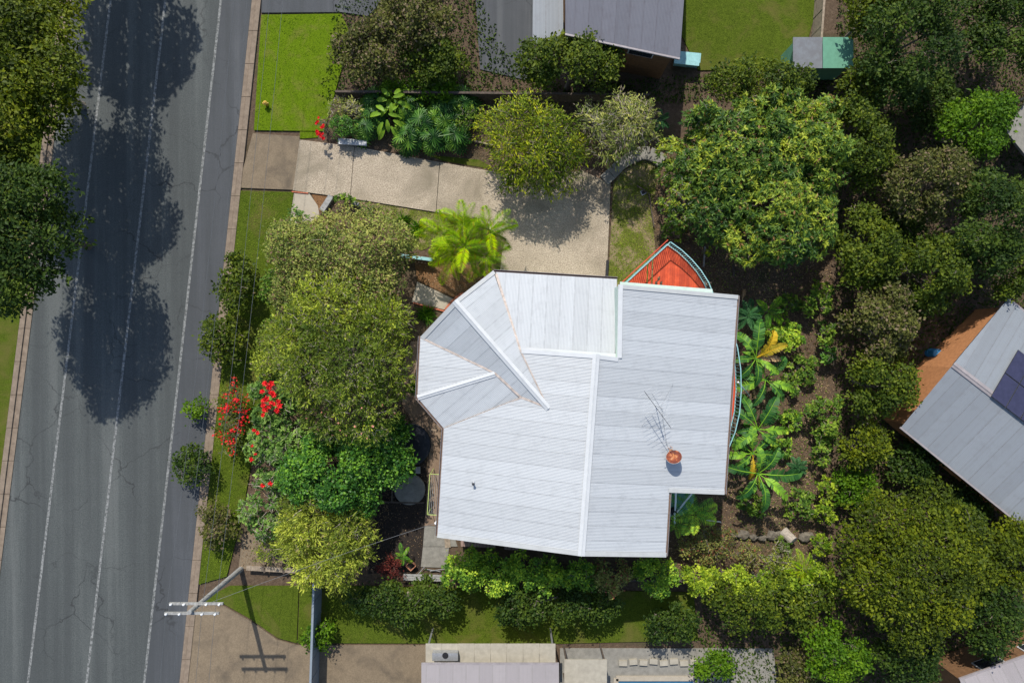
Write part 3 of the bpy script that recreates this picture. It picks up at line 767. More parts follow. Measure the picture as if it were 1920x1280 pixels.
def barge_edge(pa, pb, pl, inside, w=0.2, mat='barge', overlap=0.0):
    """barge capping along a roof edge plus the board below it"""
    a=PP(*pa,pl); b=PP(*pb,pl); c=PP(*inside,pl); i_=inward(a,b,c); L=(b-a).length; n=max(1,int(L/2.6)); d=(b-a).normalized()
    for k in range(n):
        q0=a.lerp(b,k/n)+i_*(w/2-0.05)+Vector((0,0,0.030+0.004*(k%2))); q1=a.lerp(b,(k+1)/n)+i_*(w/2-0.05)+Vector((0,0,0.030+0.004*(k%2)))
        mb=MB(); mb.bar(q0,q1+d*0.03,w,0.022); mb.build('barge_capping', M[mat], roof_o)
    mb=MB(); mb.bar(a-i_*0.035-Vector((0,0,0.09)), b-i_*0.035-Vector((0,0,0.09)), 0.03, 0.20); mb.build('barge_board', M['barge'], roof_o)

def gutter(pa, pb, pl, inside, mat='gutter'):
    a=PP(*pa,pl); b=PP(*pb,pl); c=PP(*inside,pl); o=-inward(a,b,c); dn=Vector((0,0,-1))
    a=a+o*0.0+dn*0.045; b=b+o*0.0+dn*0.045
    prof=[(-0.02,0.05),(-0.02,-0.09),(0.115,-0.09),(0.115,0.045),(0.100,0.045),(0.100,-0.078),(-0.008,-0.078),(-0.008,0.05)]
    V=[];n=len(prof)
    for p in (a,b):
        for (q,h) in prof: V.append(p+o*q+Vector((0,0,h)))
    F=[(i,(i+1)%n,n+(i+1)%n,n+i) for i in range(n)]+[tuple(range(n))[::-1],tuple(range(n,2*n))]
    gt=MB().add(V,F).build('gutter', M[mat], roof_o)
    mb=MB(); mb.bar(a+o*0.046+dn*0.062, b+o*0.046+dn*0.062, 0.10, 0.02)
    mb.build('gutter_litter', M['gutter_in'], roof_o)

# ridge and hip cappings
cap_strip(R1, R2, 0.19, 0.045, 0.022, M['cap'], 'ridge_cap', ext=0.05)
cap_strip(g0, g1, 0.17, 0.055, 0.055, M['cap'], 'ridge_cap', ext=0.03)
cap_strip(PP(783,745,plC), PP(928,701,plC), 0.15, 0.045, 0.02, M['cap'], 'hip_cap')
# flashing between the north roof and the main roof, and the step wall
nt0 = PP(976,655,plN); nt1 = PP(1155,668,plN)
mb = MB(); mb.bar(nt0+Vector((0,0,0.07)), nt1+Vector((0,0,0.07)), 0.30, 0.03); mb.build('apron_flashing', M['cap'], roof_o)
mb = MB()
w0=PP(978,655.2,plW); w1=PP(1118,665,plW); w2=PP(1157,671,plE)
for (a,b) in ((w0,w1),(w1,w2)):
    mb.add([a,b,Vector((b.x,b.y,nt0.z-0.1)),Vector((a.x,a.y,nt0.z-0.1))],[(0,1,2,3)])
mb.build('step_wall', M['wall'], roof_o)
barge_edge((978,656),(1117,666),plW,(1060,760),0.22,'cap')
barge_edge((1118,666.5),(1158,671.5),plE,(1130,760),0.22,'cap')
# east block: barge above the north roof and pale green step wall below it
barge_edge((1159,671),(1161,535),plE,(1260,600),0.24,'cap')
ea=PP(1160,536,plE); eb=PP(1158,671,plE)
nb = [ea-Vector((0,0,0.05)), eb-Vector((0,0,0.05)), Vector((eb.x,eb.y,5.0)), Vector((ea.x,ea.y,5.0))]
off = -inward(ea,eb,PP(1260,600,plE))*0.0
mb=MB()
k_=9
for i in range(k_):                # lapped boards of the step wall
    z1=ea.z-0.06-i*0.14; a=Vector((ea.x,ea.y,z1-0.075)); b=Vector((eb.x,eb.y,z1-0.075))
    bo=MB(); bo.bar(a+east*(-0.01-0.002*(i%2)), b+east*(-0.01-0.002*(i%2)), 0.03, 0.136); bo.build('weatherboard', M['wall'], roof_o)
barge_edge((1160,535),(1383,555),plE,(1260,700),0.22)
barge_edge((1358,925),(1255,921),plE,(1300,800),0.22)
barge_edge((820,1005),(1090,1040),plW,(950,900),0.24)
barge_edge((1090,1040),(1248,1042),plE,(1170,900),0.24)
barge_edge((853,565),(925,509),plA,(960,620),0.22)
barge_edge((853,565),(790,632),plB,(900,650),0.26)
# valleys
def valley(pa,pla,pb,plb,w=0.13,lift=0.012):
    a=PP(*pa,pla); b=PP(*pb,plb); mb=MB(); mb.bar(a+Vector((0,0,lift)), b+Vector((0,0,lift)), w, 0.012); mb.build('valley_gutter', M['valley'], roof_o)
valley((930,513),plA,(975,655),plA); valley((975,655),plW,(1026,761),plW,0.07)
valley((791,633),plB,(930,700),plB); valley((930,700),plB,(977,744),plB,0.17); valley((978,745),plW,(834,802),plD,0.09); valley((978,745),plW,(1022,762),plW,0.10)
gutter((925,509),(1158,523),plN,(1040,600)); gutter((788,630),(782,746),plC,(860,690)); gutter((782,745),(833,804),plD,(900,720))
gutter((832,803),(820,1005),plW,(950,900)); gutter((1383,554),(1358,926),plE,(1250,750)); gutter((1255,922),(1248,1042),plE,(1150,980))

# walls under the roof
def wall_poly(pts, z0, ztops, name='wall', mat='wall'):
    mb=MB(); n=len(pts)
    for i in range(n):
        a=pts[i]; b=pts[(i+1)%n]; za=ztops[i]; zb=ztops[(i+1)%n]
        mb.add([(a.x,a.y,z0),(b.x,b.y,z0),(b.x,b.y,zb),(a.x,a.y,za)],[(0,1,2,3)])
    return mb.build(name, M[mat], house)
foot = [((820,1005),plW),((832,803),plW),((783,745),plC),((790,632),plC),((853,565),plB),((925,509),plA),((1157,523),plN),((1383,555),plE),((1358,925),plE),((1255,921),plE),((1248,1042),plE),((1090,1040),plW)]
fp=[PP(x,y,pl) for (x,y),pl in foot]; cen=Vector((sum(p.x for p in fp)/len(fp),sum(p.y for p in fp)/len(fp),0))
ins=[]
nF=len(fp)
for i in range(nF):
    a=fp[i-1]; b=fp[i]; c=fp[(i+1)%nF]
    def edge_n(p,q):
        d=Vector((q.x-p.x,q.y-p.y,0)).normalized(); return Vector((d.y,-d.x,0))
    n1=edge_n(a,b); n2=edge_n(b,c)
    m_=(n1+n2); m_=m_/max(0.5,m_.length_squared/2)
    ins.append(b+m_*0.5)
wall_poly(ins, -0.1, [p.z-0.12 for p in ins])
# windows on the outer walls
def window(i, t, w=1.6, h=1.2, z=3.6):
    a=ins[i]; b=ins[(i+1)%nF]; p=a.lerp(b,t); d=Vector((b.x-a.x,b.y-a.y,0)).normalized(); o=-Vector((d.y,-d.x,0))
    rot=Matrix((d,o,Vector((0,0,1)))).transposed()
    f=MB()
    for (dx,dz,sx,sz) in ((0,h/2+.03,w+.12,.07),(0,-h/2-.03,w+.12,.07),(-w/2-.03,0,.07,h),(w/2+.03,0,.07,h),(0,0,.05,h)):
        f.box(Vector((p.x,p.y,z))+d*dx+Vector((0,0,dz))+o*0.03,sx,0.06,sz,rot=rot)
    wo_=f.build('window', M['cap'], house)
    gp_=MB(); gp_.box(Vector((p.x,p.y,z))+o*0.012,w,0.02,h,rot=rot); gp_.build('pane', M['glass'], wo_)
for i,t in ((0,0.3),(0,0.7),(2,0.5),(4,0.5),(5,0.3),(5,0.7),(6,0.75),(7,0.15),(7,0.5),(7,0.8),(10,0.5)): window(i,t)

# ---- red deck at the north-east, boards one by one, aqua rail
ZD=3.1
deck=thing('timber_deck','red painted timber deck with aqua railing beside the north-east roof edge','deck',P(1260,520,0))
apex=P(960+295*0.982,640-185*0.982,ZD); lft=P(1164,537,ZD); 
curve=[P(960+(x-960)*0.982,640+(y-640)*0.982,ZD) for x,y in ((1255,455),(1276,470),(1295,488),(1312,508),(1326,530),(1338,560))]
bd=Vector((0.035,1,0)).normalized(); bx=Vector((bd.y,-bd.x,0))
out_pts=[P(1150,552,ZD),lft]+curve+[P(1345,600,ZD),P(1345,640,ZD),P(1150,640,ZD)]
pol=[((p.x*bx.x+p.y*bx.y),(p.x*bd.x+p.y*bd.y)) for p in out_pts]
u0=min(p[0] for p in pol); u1=max(p[0] for p in pol); bw=0.142; k=0; ua=u0
missing={4,11,12}
while ua<u1-0.02:
    ub=min(u1,ua+bw-0.006); pxc=960+(bx*(ua+bw/2)+bd*(P(1213,510,ZD).y)).x*F/(H-ZD)
    if min(abs(pxc-1213),abs(pxc-1221))<2.4: ub=ua+bw*0.42
    ia=inside_intervals(pol,ua+1e-4); ib=inside_intervals(pol,ub-1e-4)
    if ia and ib:
        dz=rnd.uniform(-0.006,0.006); V=[]
        lo_a,hi_a=ia[0][0],ia[-1][1]; lo_b,hi_b=ib[0][0],ib[-1][1]
        segs=[(lo_a,hi_a,lo_b,hi_b)]
        if k in (17,18) or abs(pxc-1289)<2.4 or rnd.random()<0.12:
            c=rnd.uniform(0.45,0.75); wgap=rnd.uniform(0.15,0.45)/max(0.4,hi_a-lo_a); 
            segs=[(lo_a,lo_a+(hi_a-lo_a)*c,lo_b,lo_b+(hi_b-lo_b)*c),(lo_a+(hi_a-lo_a)*min(0.98,c+wgap),hi_a,lo_b+(hi_b-lo_b)*min(0.98,c+wgap),hi_b)]
        for (a0,a1,b0,b1) in segs:
            mb=MB(); q=[bx*ua+bd*a0,bx*ub+bd*b0,bx*ub+bd*b1,bx*ua+bd*a1]
            mb.prism([(p.x,p.y) for p in q],ZD-0.035+dz,ZD+dz); mb.build('deck_board',M['redwood'],deck)
    k+=1; ua+=bw
for y in (480,505,530,555,600):
    mb=MB(); mb.bar(P(1175 if y>525 else (1255-(y-455)*1.05),y,ZD-0.12),P(min(1335,1262+(y-455)*0.95),y,ZD-0.12),0.06,0.15); mb.build('joist',M['darktimber'],deck)
for x,y in ((1254,460),(1190,528),(1318,530)):
    p=P(x,y,ZD); mb=MB(); mb.box((p.x,p.y,ZD/2-0.1),0.11,0.11,ZD); mb.build('post',M['redsteel'],deck)
def rail(path, parent, topm='aqua', h=1.0, gap=0.13):
    path=[Vector(p) for p in path]
    up=Vector((0,0,1))
    mb=MB()
    for a,b in zip(path[:-1],path[1:]): mb.bar(a+up*h,b+up*h,0.05,0.045)
    mb.build('top_rail',M[topm],parent)
    mb=MB()
    for a,b in zip(path[:-1],path[1:]): mb.bar(a+up*0.10,b+up*0.10,0.05,0.05)
    mb.build('bottom_rail',M[topm],parent)
    # balusters, a few centimetres each
    first=None
    for a,b in zip(path[:-1],path[1:]):
        n=max(1,int((b-a).length/gap))
        for i in range(n):
            p=a.lerp(b,i/n)
            if first is None:
                mb=MB(); mb.box((p.x,p.y,p.z+(h+0.1)/2),0.025,0.025,h-0.1); first=mb.build('baluster',M[topm],parent); fpnt=p.copy()
            else:
                o=first.copy(); COL.objects.link(o); o.parent=parent; o.location=p-fpnt
rail([lft,apex],deck); rail(curve,deck)
mb=MB(); mb.bar(P(1162,533,ZD-0.1),P(1252,450,ZD-0.1),0.05,0.22); mb.build('fascia',M['redsteel'],deck)
# pale green beam beside the deck
bm=MB(); bm.bar(P(1162,534,5.3),P(1335,548,5.3),0.34,0.12); tag(bm.build('awning_beam',M['palegreen'],None,P(1248,541,5.3)),'pale green beam between red deck and white roof edge','beam')
# ---- curved balcony at the east wall
bal=thing('balcony','narrow curved red balcony with aqua rail under the east roof edge','balcony',P(1368,730,0))
cv=[P(x,y,ZD) for x,y in ((1362,620),(1372,650),(1378,690),(1379,730),(1376,770),(1368,805),(1356,835))]
pol2=[(p.x,p.y) for p in cv]+[(P(1330,850,ZD).x,P(1330,850,ZD).y),(P(1330,610,ZD).x,P(1330,610,ZD).y)]
mb=MB(); mb.prism(pol2,ZD-0.12,ZD); mb.build('floor',M['redwood'],bal)
rail(cv,bal,gap=0.2)
for x,y in ((1374,680),(1370,790)):
    p=P(x,y,ZD); mb=MB(); mb.box((p.x-0.1,p.y,ZD/2-0.1),0.1,0.1,ZD-0.04); mb.build('post',M['redsteel'],bal)

# ---- on the roof
def on(px,py,pl): return PP(px,py,pl)
vp=thing('vent_pipe','small white vent pipe standing on the western roof slope','vent',on(888,905,plW))
p=ORG[vp.name]; mb=MB(); mb.lathe(p-Vector((0,0,0.03)),[(0.045,0),(0.045,0.28)],12); mb.build('pipe',M['pvc'],vp)
mb=MB(); mb.lathe(p+Vector((0,0,0.28)),[(0.075,0),(0.08,0.03),(0.03,0.07)],12); mb.build('cowl',M['dark'],vp)
mb=MB(); mb.lathe(p+Vector((0,0,0.0)),[(0.11,0.0),(0.06,0.05)],12); mb.build('flashing',M['galv'],vp)

dish=thing('satellite_dish','rusted satellite dish on the eastern roof slope','satellite dish',on(1259,848,plE))
dp=ORG[dish.name]; dn_=Vector((-0.26,0.64,0.72)).normalized(); dc=P(1264,858,dp.z+0.50)
prof=[(0.02,0.0),(0.15,0.012),(0.28,0.042),(0.36,0.075),(0.41,0.10),(0.415,0.092),(0.36,0.062),(0.28,0.028),(0.15,-0.002),(0.02,-0.015)]
mb=MB(); mb.lathe(dc,prof,28,dn_); bowl=mb.build('bowl',M['rust'],dish,smooth=True)
mb=MB(); mb.lathe(dc,[(0.408,0.094),(0.425,0.096),(0.425,0.106),(0.408,0.106),(0.408,0.094)],28,dn_,caps=False); mb.build('rim',M['greytimber'],bowl)
bk=dc-dn_*0.03
mb=MB(); mb.tube([dp-Vector((0,0,0.02)),Vector((dp.x,dp.y,bk.z-0.1)),bk],0.028,8); mb.build('mast',M['rustlight'],dish)
mb=MB(); mb.box(dp+Vector((-0.1,0.05,0.02)),0.34,0.24,0.02,rz=0.1); mb.build('base_plate',M['rustlight'],dish)
fa=dc+dn_*0.55+Vector((-0.12,-0.1,0))
xd=dn_.cross(Vector((0,0,1))).normalized()
mb=MB(); mb.tube([dc-xd*0.38+dn_*0.07, dc-xd*0.52+dn_*0.25],[0.012,0.012],6); mb.tube([dc-xd*0.52+dn_*0.25,dc-xd*0.48+dn_*0.33],[0.02,0.025],8); mb.build('feed_arm',M['galv'],dish)
for q in ((1253,839),(1257,836)):
    a=on(*q,plE); mb=MB(); mb.tube([a,a+Vector((0.0,-0.02,0.5))],0.014,6); mb.build('strut',M['rustlight'],dish)

ant=thing('tv_antenna','spindly television antenna with many thin rods on the eastern roof slope','antenna',on(1229,760,plE))
ap=ORG[ant.name]; za=ap.z+1.7
mb=MB(); mb.tube([ap-Vector((0,0,0.02)),Vector((ap.x,ap.y,za+0.15))],0.02,8); mb.build('mast',M['galv'],ant)
ba=P(1208,733,za); bb=P(1258,802,za); 
mb=MB(); mb.tube([ba,bb],0.014,6); mb.build('boom',M['dark'],ant)
bdv=(bb-ba).normalized(); sdv=Vector((bdv.y,-bdv.x,0))
L_=(bb-ba).length
for i,(t,hl) in enumerate([(0.02,0.5),(0.14,0.62),(0.25,0.72),(0.34,0.85),(0.44,1.0),(0.53,0.95),(0.62,0.8),(0.72,0.5),(0.82,0.38),(0.91,0.33),(0.98,0.30)]):
    c=ba.lerp(bb,t)+Vector((0,0,0.025)); mb=MB(); mb.tube([c-sdv*hl*0.85,c+sdv*hl*0.85*rnd.uniform(0.8,1.0)],0.006,5); mb.build('rod',M['alu'],ant)
b2a=P(1222,737,za-0.25); b2b=P(1245,775,za-0.25); mb=MB(); mb.tube([b2a,b2b],0.016,6); mb.build('boom',M['galv'],ant)
for t in (0.1,0.35,0.6,0.9):
    c=b2a.lerp(b2b,t); mb=MB(); mb.tube([c-sdv*0.45,c+sdv*0.45],0.007,5); mb.build('rod',M['alu'],ant)
for q,hh in (((1203,799),1.1),((1252,838),1.2),((1250,835),1.5),((1262,720),1.2)):
    a=on(*q,plE); mb=MB(); mb.tube([a,Vector((ap.x,ap.y,ap.z+hh))],0.005,4); mb.build('guy_wire',M['wire'],ant)

# ---- rainwater tank and pipes in the south-east notch
tk=thing('rain_tank','green rainwater tank in the roof notch beside the tree fern','tank',P(1262,932,0))
c=P(1264,930,2.0); mb=MB(); mb.lathe((c.x,c.y,0),[(1.25,0),(1.25,1.9),(1.18,1.98),(0.5,2.12)],32); mb.build('body',M['tank'],tk)
for a in range(8):
    an=a*math.pi/4; mb=MB(); mb.bar((c.x+0.5*math.cos(an),c.y+0.5*math.sin(an),2.13),(c.x+1.17*math.cos(an),c.y+1.17*math.sin(an),2.0),0.06,0.03); mb.build('rib',M['tank'],tk)
lc=P(1265,960,2.4); mb=MB(); mb.lathe((lc.x,lc.y,2.02),[(0.24,0),(0.25,0.3),(0.2,0.34)],18); mb.build('leaf_strainer',M['black'],tk)
pp_=thing('downpipe','white plastic downpipes meeting at the black strainer of the green tank','pipe',P(1265,962,2.38))
for pts,r in (([P(1267,920,4.6),P(1267,935,3.6),P(1266,956,2.6)],0.055),([P(1297,925,4.2),P(1283,942,3.2),P(1270,959,2.6)],0.05),([P(1265,962,2.55),P(1265,978,1.5),P(1266,984,0.4)],0.06)):
    mb=MB(); mb.tube(pts,r,8); mb.build('pipe',M['pvc'],pp_)
dw=MB(); dw.tube([P(1384,716,4.3),P(1405,741,0.4),P(1404,742,0.0)],0.045,8); tag(dw.build('downpipe',M['pvc'],None,P(1404,742,0)),'thin white pipe slanting down from the curved balcony','pipe')
pl_=MB(); pl_.tube([P(1325,975,0.9),P(1351,978,0.5),P(1352,980,0.0)],0.035,6); tag(pl_.build('garden_stake',M['pvc'],None,P(1352,980,0)),'short white pole lying across the tree fern','pole')

# ---- west side: clothes line, lids, paver, edging
cl=thing('clothesline','fold-out clothesline with lime frame beside the western wall','clothesline',P(815,928,0))
ZC=1.75
ca_=[P(806,888,ZC),P(838,890,ZC),P(833,966,ZC),P(801,964,ZC)]
for a,b in ((0,1),(1,2),(2,3),(3,0)):
    mb=MB(); mb.bar(ca_[a],ca_[b],0.035,0.035); mb.build('frame',M['limegreen'],cl)
for i in range(1,9):
    t=i/9; mb=MB(); mb.tube([ca_[0].lerp(ca_[1],t),ca_[3].lerp(ca_[2],t)],0.008,4); mb.build('line',M['alu'],cl)
for q in ca_[:1]+ca_[3:]:
    mb=MB(); mb.bar(Vector((q.x+0.04,q.y,0.05)),Vector((q.x+0.04,q.y,ZC-0.02)),0.035,0.035); mb.build('post',M['limegreen'],cl)
ld=P(768,917,0.1); mb=MB(); mb.lathe((ld.x,ld.y,-0.05),[(0.98,0),(0.98,0.17),(0.95,0.20),(0.36,0.21),(0.36,0.24),(0.05,0.245)],36); tag(mb.build('tank_lid',M['concrete_grey'],None,ld),'round grey concrete lid in the dark garden bed','lid')
ld=P(768,833,0.1); mb=MB(); mb.lathe((ld.x,ld.y,-0.05),[(1.35,0),(1.35,0.13),(1.3,0.16),(0.05,0.17)],40); tag(mb.build('disc_cover',M['pond'],None,ld),'large round black disc in the shade beside the curved path','cover')
mb=MB(); mb.box(P(782,881,0.06),0.42,0.42,0.08,rz=0.05); tag(mb.build('paver',M['greytimber'],None,P(782,881,0.02)),'small square grey paver between the two round lids','paver')
def edging(name,label,a,b,w,h,mat,cat='edging'):
    mb=MB(); mb.bar(P(*a,h/2),P(*b,h/2),w,h); return tag(mb.build(name,M[mat],None,P((a[0]+b[0])/2,(a[1]+b[1])/2,0)),label,cat)
edging('sleeper','dark timber sleeper edging left of the round grey lid',(736,900),(735,940),0.10,0.18,'darktimber')
edging('sleeper','dark timber sleeper edging below the round grey lid',(706,940),(795,942),0.10,0.16,'darktimber')
# brick edging and entry steps
be=thing('brick_edging','curved red brick edging where the entry path meets the gable','edging',P(850,573,0))
pts=[(868,553),(858,560),(849,568),(842,576),(837,583)]
for i in range(10):
    t=i/10*4; j=int(t); f=t-j; a=pts[j]; b=pts[j+1]; q=P(a[0]+(b[0]-a[0])*f,a[1]+(b[1]-a[1])*f,0.1)
    d=P(b[0],b[1])-P(a[0],a[1]); mb=MB(); mb.box(q,0.21,0.34,0.16+0.01*(i%3),rz=math.atan2(d.y,d.x)); mb.build('brick',M['brick'],be)
bb_=thing('brick_edging','straight row of red bricks along the lower side of the entry path','edging',P(800,572,0))
for i in range(12):
    t=i/12; q=P(778+58*t,568+16*t,0.05); mb=MB(); mb.box(q,0.20,0.09,0.14+0.01*(i%2),rz=-0.27); mb.build('brick',M['brick'],bb_)
bb_=thing('brick_edging','short red brick line between the driveway and the pale footpath','edging',P(566,360,0))
for i in range(6):
    t=i/6; q=P(550+31*t,360+3*t,0.05); mb=MB(); mb.box(q,0.17,0.07,0.15+0.01*(i%2),rz=-0.1); mb.build('brick',M['brick'],bb_)
# timber landings below the south eave
for nm,lab,x0,x1,y0,y1,nb_ in (('timber_landing','pinkish slatted timber landing under the white south-west eave',864,930,1000,1024,11),('timber_landing','narrow brown slatted landing in shade under the south eave',946,1012,1010,1030,10)):
    q=thing(nm,lab,'landing',P((x0+x1)/2,(y0+y1)/2,0))
    for i in range(nb_):
        xa=x0+(x1-x0)*i/nb_; xb=xa+(x1-x0)/nb_*0.88; sl_=(xa-x0)*0.10
        mb=MB(); mb.prism(pxpoly([(xa,y0+sl_),(xb,y0+sl_),(xb,y1+sl_*0.4),(xa,y1+sl_*0.4)],0.5),0.45,0.5); mb.build('slat',M['pinktimber'],q)
    mb=MB(); mb.prism(pxpoly([(x0+1,y0+6),(x1-1,y0+10),(x1-1,y1),(x0+1,y1-2)],0.4),-0.05,0.445); mb.build('bearer',M['darktimber'],q)
# pale step plank west of it
edging('plank','pale weathered plank lying on the grey path corner',(838,1005),(840,1026),0.35,0.10,'timber','plank')

# ---- small garden hardware
def planter(label,a,b,w,h,mat,name='timber_sleeper',cat='sleeper'): return edging(name,label,a,b,w,h,mat,cat)
planter('slanting grey timber board beside the driveway near the pale footpath',(604,396),(622,368),0.34,0.35,'greytimber')
planter('short grey sleeper poking out of the bush beside the driveway',(660,380),(673,384),0.22,0.4,'greytimber')
planter('dark upright edging board beside the strappy clump',(735,428),(738,448),0.09,0.35,'darktimber')
lb=thing('letterbox','flat grey box with glassy lid below the round dark shrub','letterbox',P(660,266,0))
mb=MB(); mb.box(P(661,268,0.22),1.72,0.30,0.42,rz=-0.06); mb.build('body',M['greytimber'],lb)
mb=MB(); mb.box(P(661,266.5,0.46),1.78,0.36,0.04,rz=-0.06); mb.build('lid',M['galv'],lb)
rw=thing('retaining_wall','pale timber retaining wall with blue-white top below the golden palm','retaining wall',P(785,487,0))
mb=MB(); mb.bar(P(752,481,0.35),P(812,489,0.35),0.10,0.70); mb.build('board',M['timber'],rw)
mb=MB(); mb.bar(P(752,479,0.735),P(812,487,0.735),0.20,0.05); mb.build('top_rail',M['aqua'],rw)
for i in range(9):
    t=i/9; mb=MB(); mb.bar(P(754+56*t,484+8*t,0.0)+Vector((0,-0.09,0)),P(754+56*t,484+8*t,0.70)+Vector((0,-0.09,0)),0.06,0.05); mb.build('post',M['darktimber'],rw)
edging('timber_edge','long thin timber edge along the garden bed behind the driveway',(878,262),(925,273),0.09,0.2,'timber')
sg=thing('garden_wall','curved pale concrete garden border at the top of the small lawn','border',P(1200,300,0))
arc=[(1133,338),(1146,326),(1160,312),(1176,300),(1190,291),(1204,286),(1218,287),(1232,293),(1243,303)]
wd=[11,11,10,11,12,12,12,12,12]
for i in range(len(arc)-1):
    (x0,y0),(x1,y1)=arc[i],arc[i+1]; dx,dy=x1-x0,y1-y0; l=math.hypot(dx,dy); nx,ny=-dy/l,dx/l
    e=0.35
    mb=MB(); mb.prism(pxpoly([(x0+nx*wd[i]+dx/l*e,y0+ny*wd[i]+dy/l*e),(x1+nx*wd[i]-dx/l*e,y1+ny*wd[i]-dy/l*e),(x1-nx*wd[i]-dx/l*e,y1-ny*wd[i]-dy/l*e),(x0-nx*wd[i]+dx/l*e,y0-ny*wd[i]+dy/l*e)],0.28),-0.05,0.28-0.004*(i%2)); mb.build('segment',M['concrete_grey'],sg)
edging('board_edge','dark board edging along the left of the leaf pile on the lawn',(1194,348),(1214,362),0.07,0.2,'darktimber')
edging('board_edge','dark board edging at the right side of the small lawn',(1216,362),(1226,425),0.07,0.2,'darktimber')
dr=thing('drain_grate','small square dark drain grate on the lawn edge','drain',P(1206,361,0))
mb=MB(); mb.box(P(1206,361,0.04),0.30,0.30,0.07,rz=0.5); mb.build('frame',M['galv'],dr)
mb=MB(); mb.box(P(1206,361,0.06),0.21,0.21,0.05,rz=0.5); mb.build('grate',M['black'],dr)
edging('black_pipe','black pipe along the driveway edge next to the house',(1139,488),(1137,518),0.16,0.2,'black','pipe')
edging('board_edge','grey edging board on the bare earth right of the red deck',(1322,462),(1319,500),0.08,0.15,'greytimber')
edging('log','short dark curved log on bare earth under the big whorled tree',(1374,497),(1376,518),0.11,0.12,'darktimber','log')
bp=thing('brick_paving','small panel of brown brick paving beside the curved border','paving',P(1110,325,0))
for r in range(4):
    for q in range(7):
        x=1090+q*5.6+r*1.5; y=312+r*5.0+q*2.2
        mb=MB(); mb.box(P(x,y,0.03),0.175,0.155,0.06+0.006*((r+q)%3),rz=-0.37); mb.build('brick',M['concrete_brown'],bp)
# stump and rocks at the south-east
stp=thing('tree_stump','sawn grey log lying across the stones in the south-east corner','log',P(1482,1008,0))
mb=MB(); mb.tube([P(1468,996,0.22),P(1476,1003,0.42),P(1488,1014,0.75)],[0.36,0.31,0.30],14); mb.build('trunk',M['palebark'],stp)
e0=P(1488,1014,0.75); dd=(P(1488,1014,0.75)-P(1476,1003,0.42)).normalized()
mb=MB(); mb.lathe(e0,[(0.29,0.0),(0.27,0.012),(0.05,0.015)],14,dd); mb.build('cut_face',M['greytimber'],stp)
def rock(label,px,py,r,h,seed,mat='stone'):
    rg=np.random.default_rng(seed); mb=MB(); c=P(px,py,h*0.35); n=9; prof=[]
    rings=[(0.55,-0.4),(0.95,-0.1),(1.0,0.2),(0.8,0.5),(0.4,0.65)]
    jit=rg.uniform(0.75,1.2,n)
    V=[];F=[]
    for (ra,z) in rings:
        for j in range(n):
            a=2*math.pi*j/n; q=ra*r*jit[j]*rg.uniform(0.92,1.08); V.append((c.x+q*math.cos(a)*1.15,c.y+q*math.sin(a)*0.85,c.z+z*h+rg.uniform(-.04,.04)))
    for i in range(len(rings)-1):
        for j in range(n):
            F.append((i*n+j,i*n+(j+1)%n,(i+1)*n+(j+1)%n,(i+1)*n+j))
    F.append(tuple(range((len(rings)-1)*n,len(rings)*n)))
    mb.add(V,F); return tag(mb.build('rock',M[mat],None,P(px,py,0)),label,'rock','stones across the south-east corner')
for i,(lab,x,y,r) in enumerate([('large brown stone in shade right of the tree fern',1392,1002,0.38),('dark stone next to the large brown one',1412,1006,0.26),
    ('leftmost small dark stone below the tree fern',1346,995,0.26),('flat pale stone left of the sawn log',1448,1003,0.36),('upright pale stone touching the sawn log',1462,999,0.24),
    ('broad brown stone right of the sawn log',1510,1005,0.40),('pale stone by the right-hand lime shrubs',1530,1045,0.30),('small dark stone between fern and large brown stone',1376,1003,0.2),('mid sized dark stone between brown stone and flat pale stone',1428,1008,0.26)]): rock(lab,x,y,r,0.35,50+i)
rock('tan sandstone slab on bare earth under the big whorled tree',1342,440,0.26,0.12,80,'concrete')
# fence planks and clutter at the bottom-left corner of the block
fn=thing('low_fence','low weathered plank fence along the southern boundary left of the lime tree','fence',P(510,1070,0))
for i in range(3):
    x0=462+i*36; mb=MB(); mb.bar(P(x0,1064+i*2.0,0.42),P(x0+34,1066+i*2.0,0.42),0.30,0.05); mb.build('plank',M['timber'],fn)
    mb=MB(); mb.box(P(x0+35,1065+i*2.0,0.22),0.12,0.40,0.5,rz=0.3); mb.build('post',M['darktimber'],fn)
sb=thing('timber_bench','low grey timber board bench at the southern boundary','bench',P(800,1078,0))
for i in range(3):
    mb=MB(); mb.bar(P(756,1077+i*4.2,0.42),P(828,1079+i*4.2,0.42),0.12,0.04); mb.build('board',M['greytimber'],sb)
for x in (765,820):
    mb=MB(); mb.box(P(x,1082,0.2),0.08,0.42,0.40); mb.build('leg',M['darktimber'],sb)
for i,(a,b,lab) in enumerate([((796,1066),(826,1071),'thin grey metal pole lying by the bench, upper one'),((806,1070),(834,1066),'thin grey metal pole lying by the bench, crossing one'),((782,1078),(796,1062),'thin grey metal pole leaning left of the bench')]):
    mb=MB(); mb.tube([P(*a,0.12+0.05*i),P(*b,0.12+0.05*i)],0.028,6); tag(mb.build('metal_pole',M['galv'],None,P(a[0],a[1],0.09+0.05*i)),lab,'pole')
pot=thing('plant_pot','square pinkish terracotta pot beside the small green palm','pot',P(772,1056,0))
c=P(772,1056,0); mb=MB(); mb.lathe(c,[(0.24,0),(0.32,0.42),(0.34,0.46),(0.29,0.46),(0.27,0.36)],4); mb.build('body',M['terracotta'],pot)
mb=MB(); mb.lathe(c+Vector((0,0,0.30)),[(0.26,0),(0.26,0.07)],4); mb.build('potting_soil',M['blackmulch'],pot)

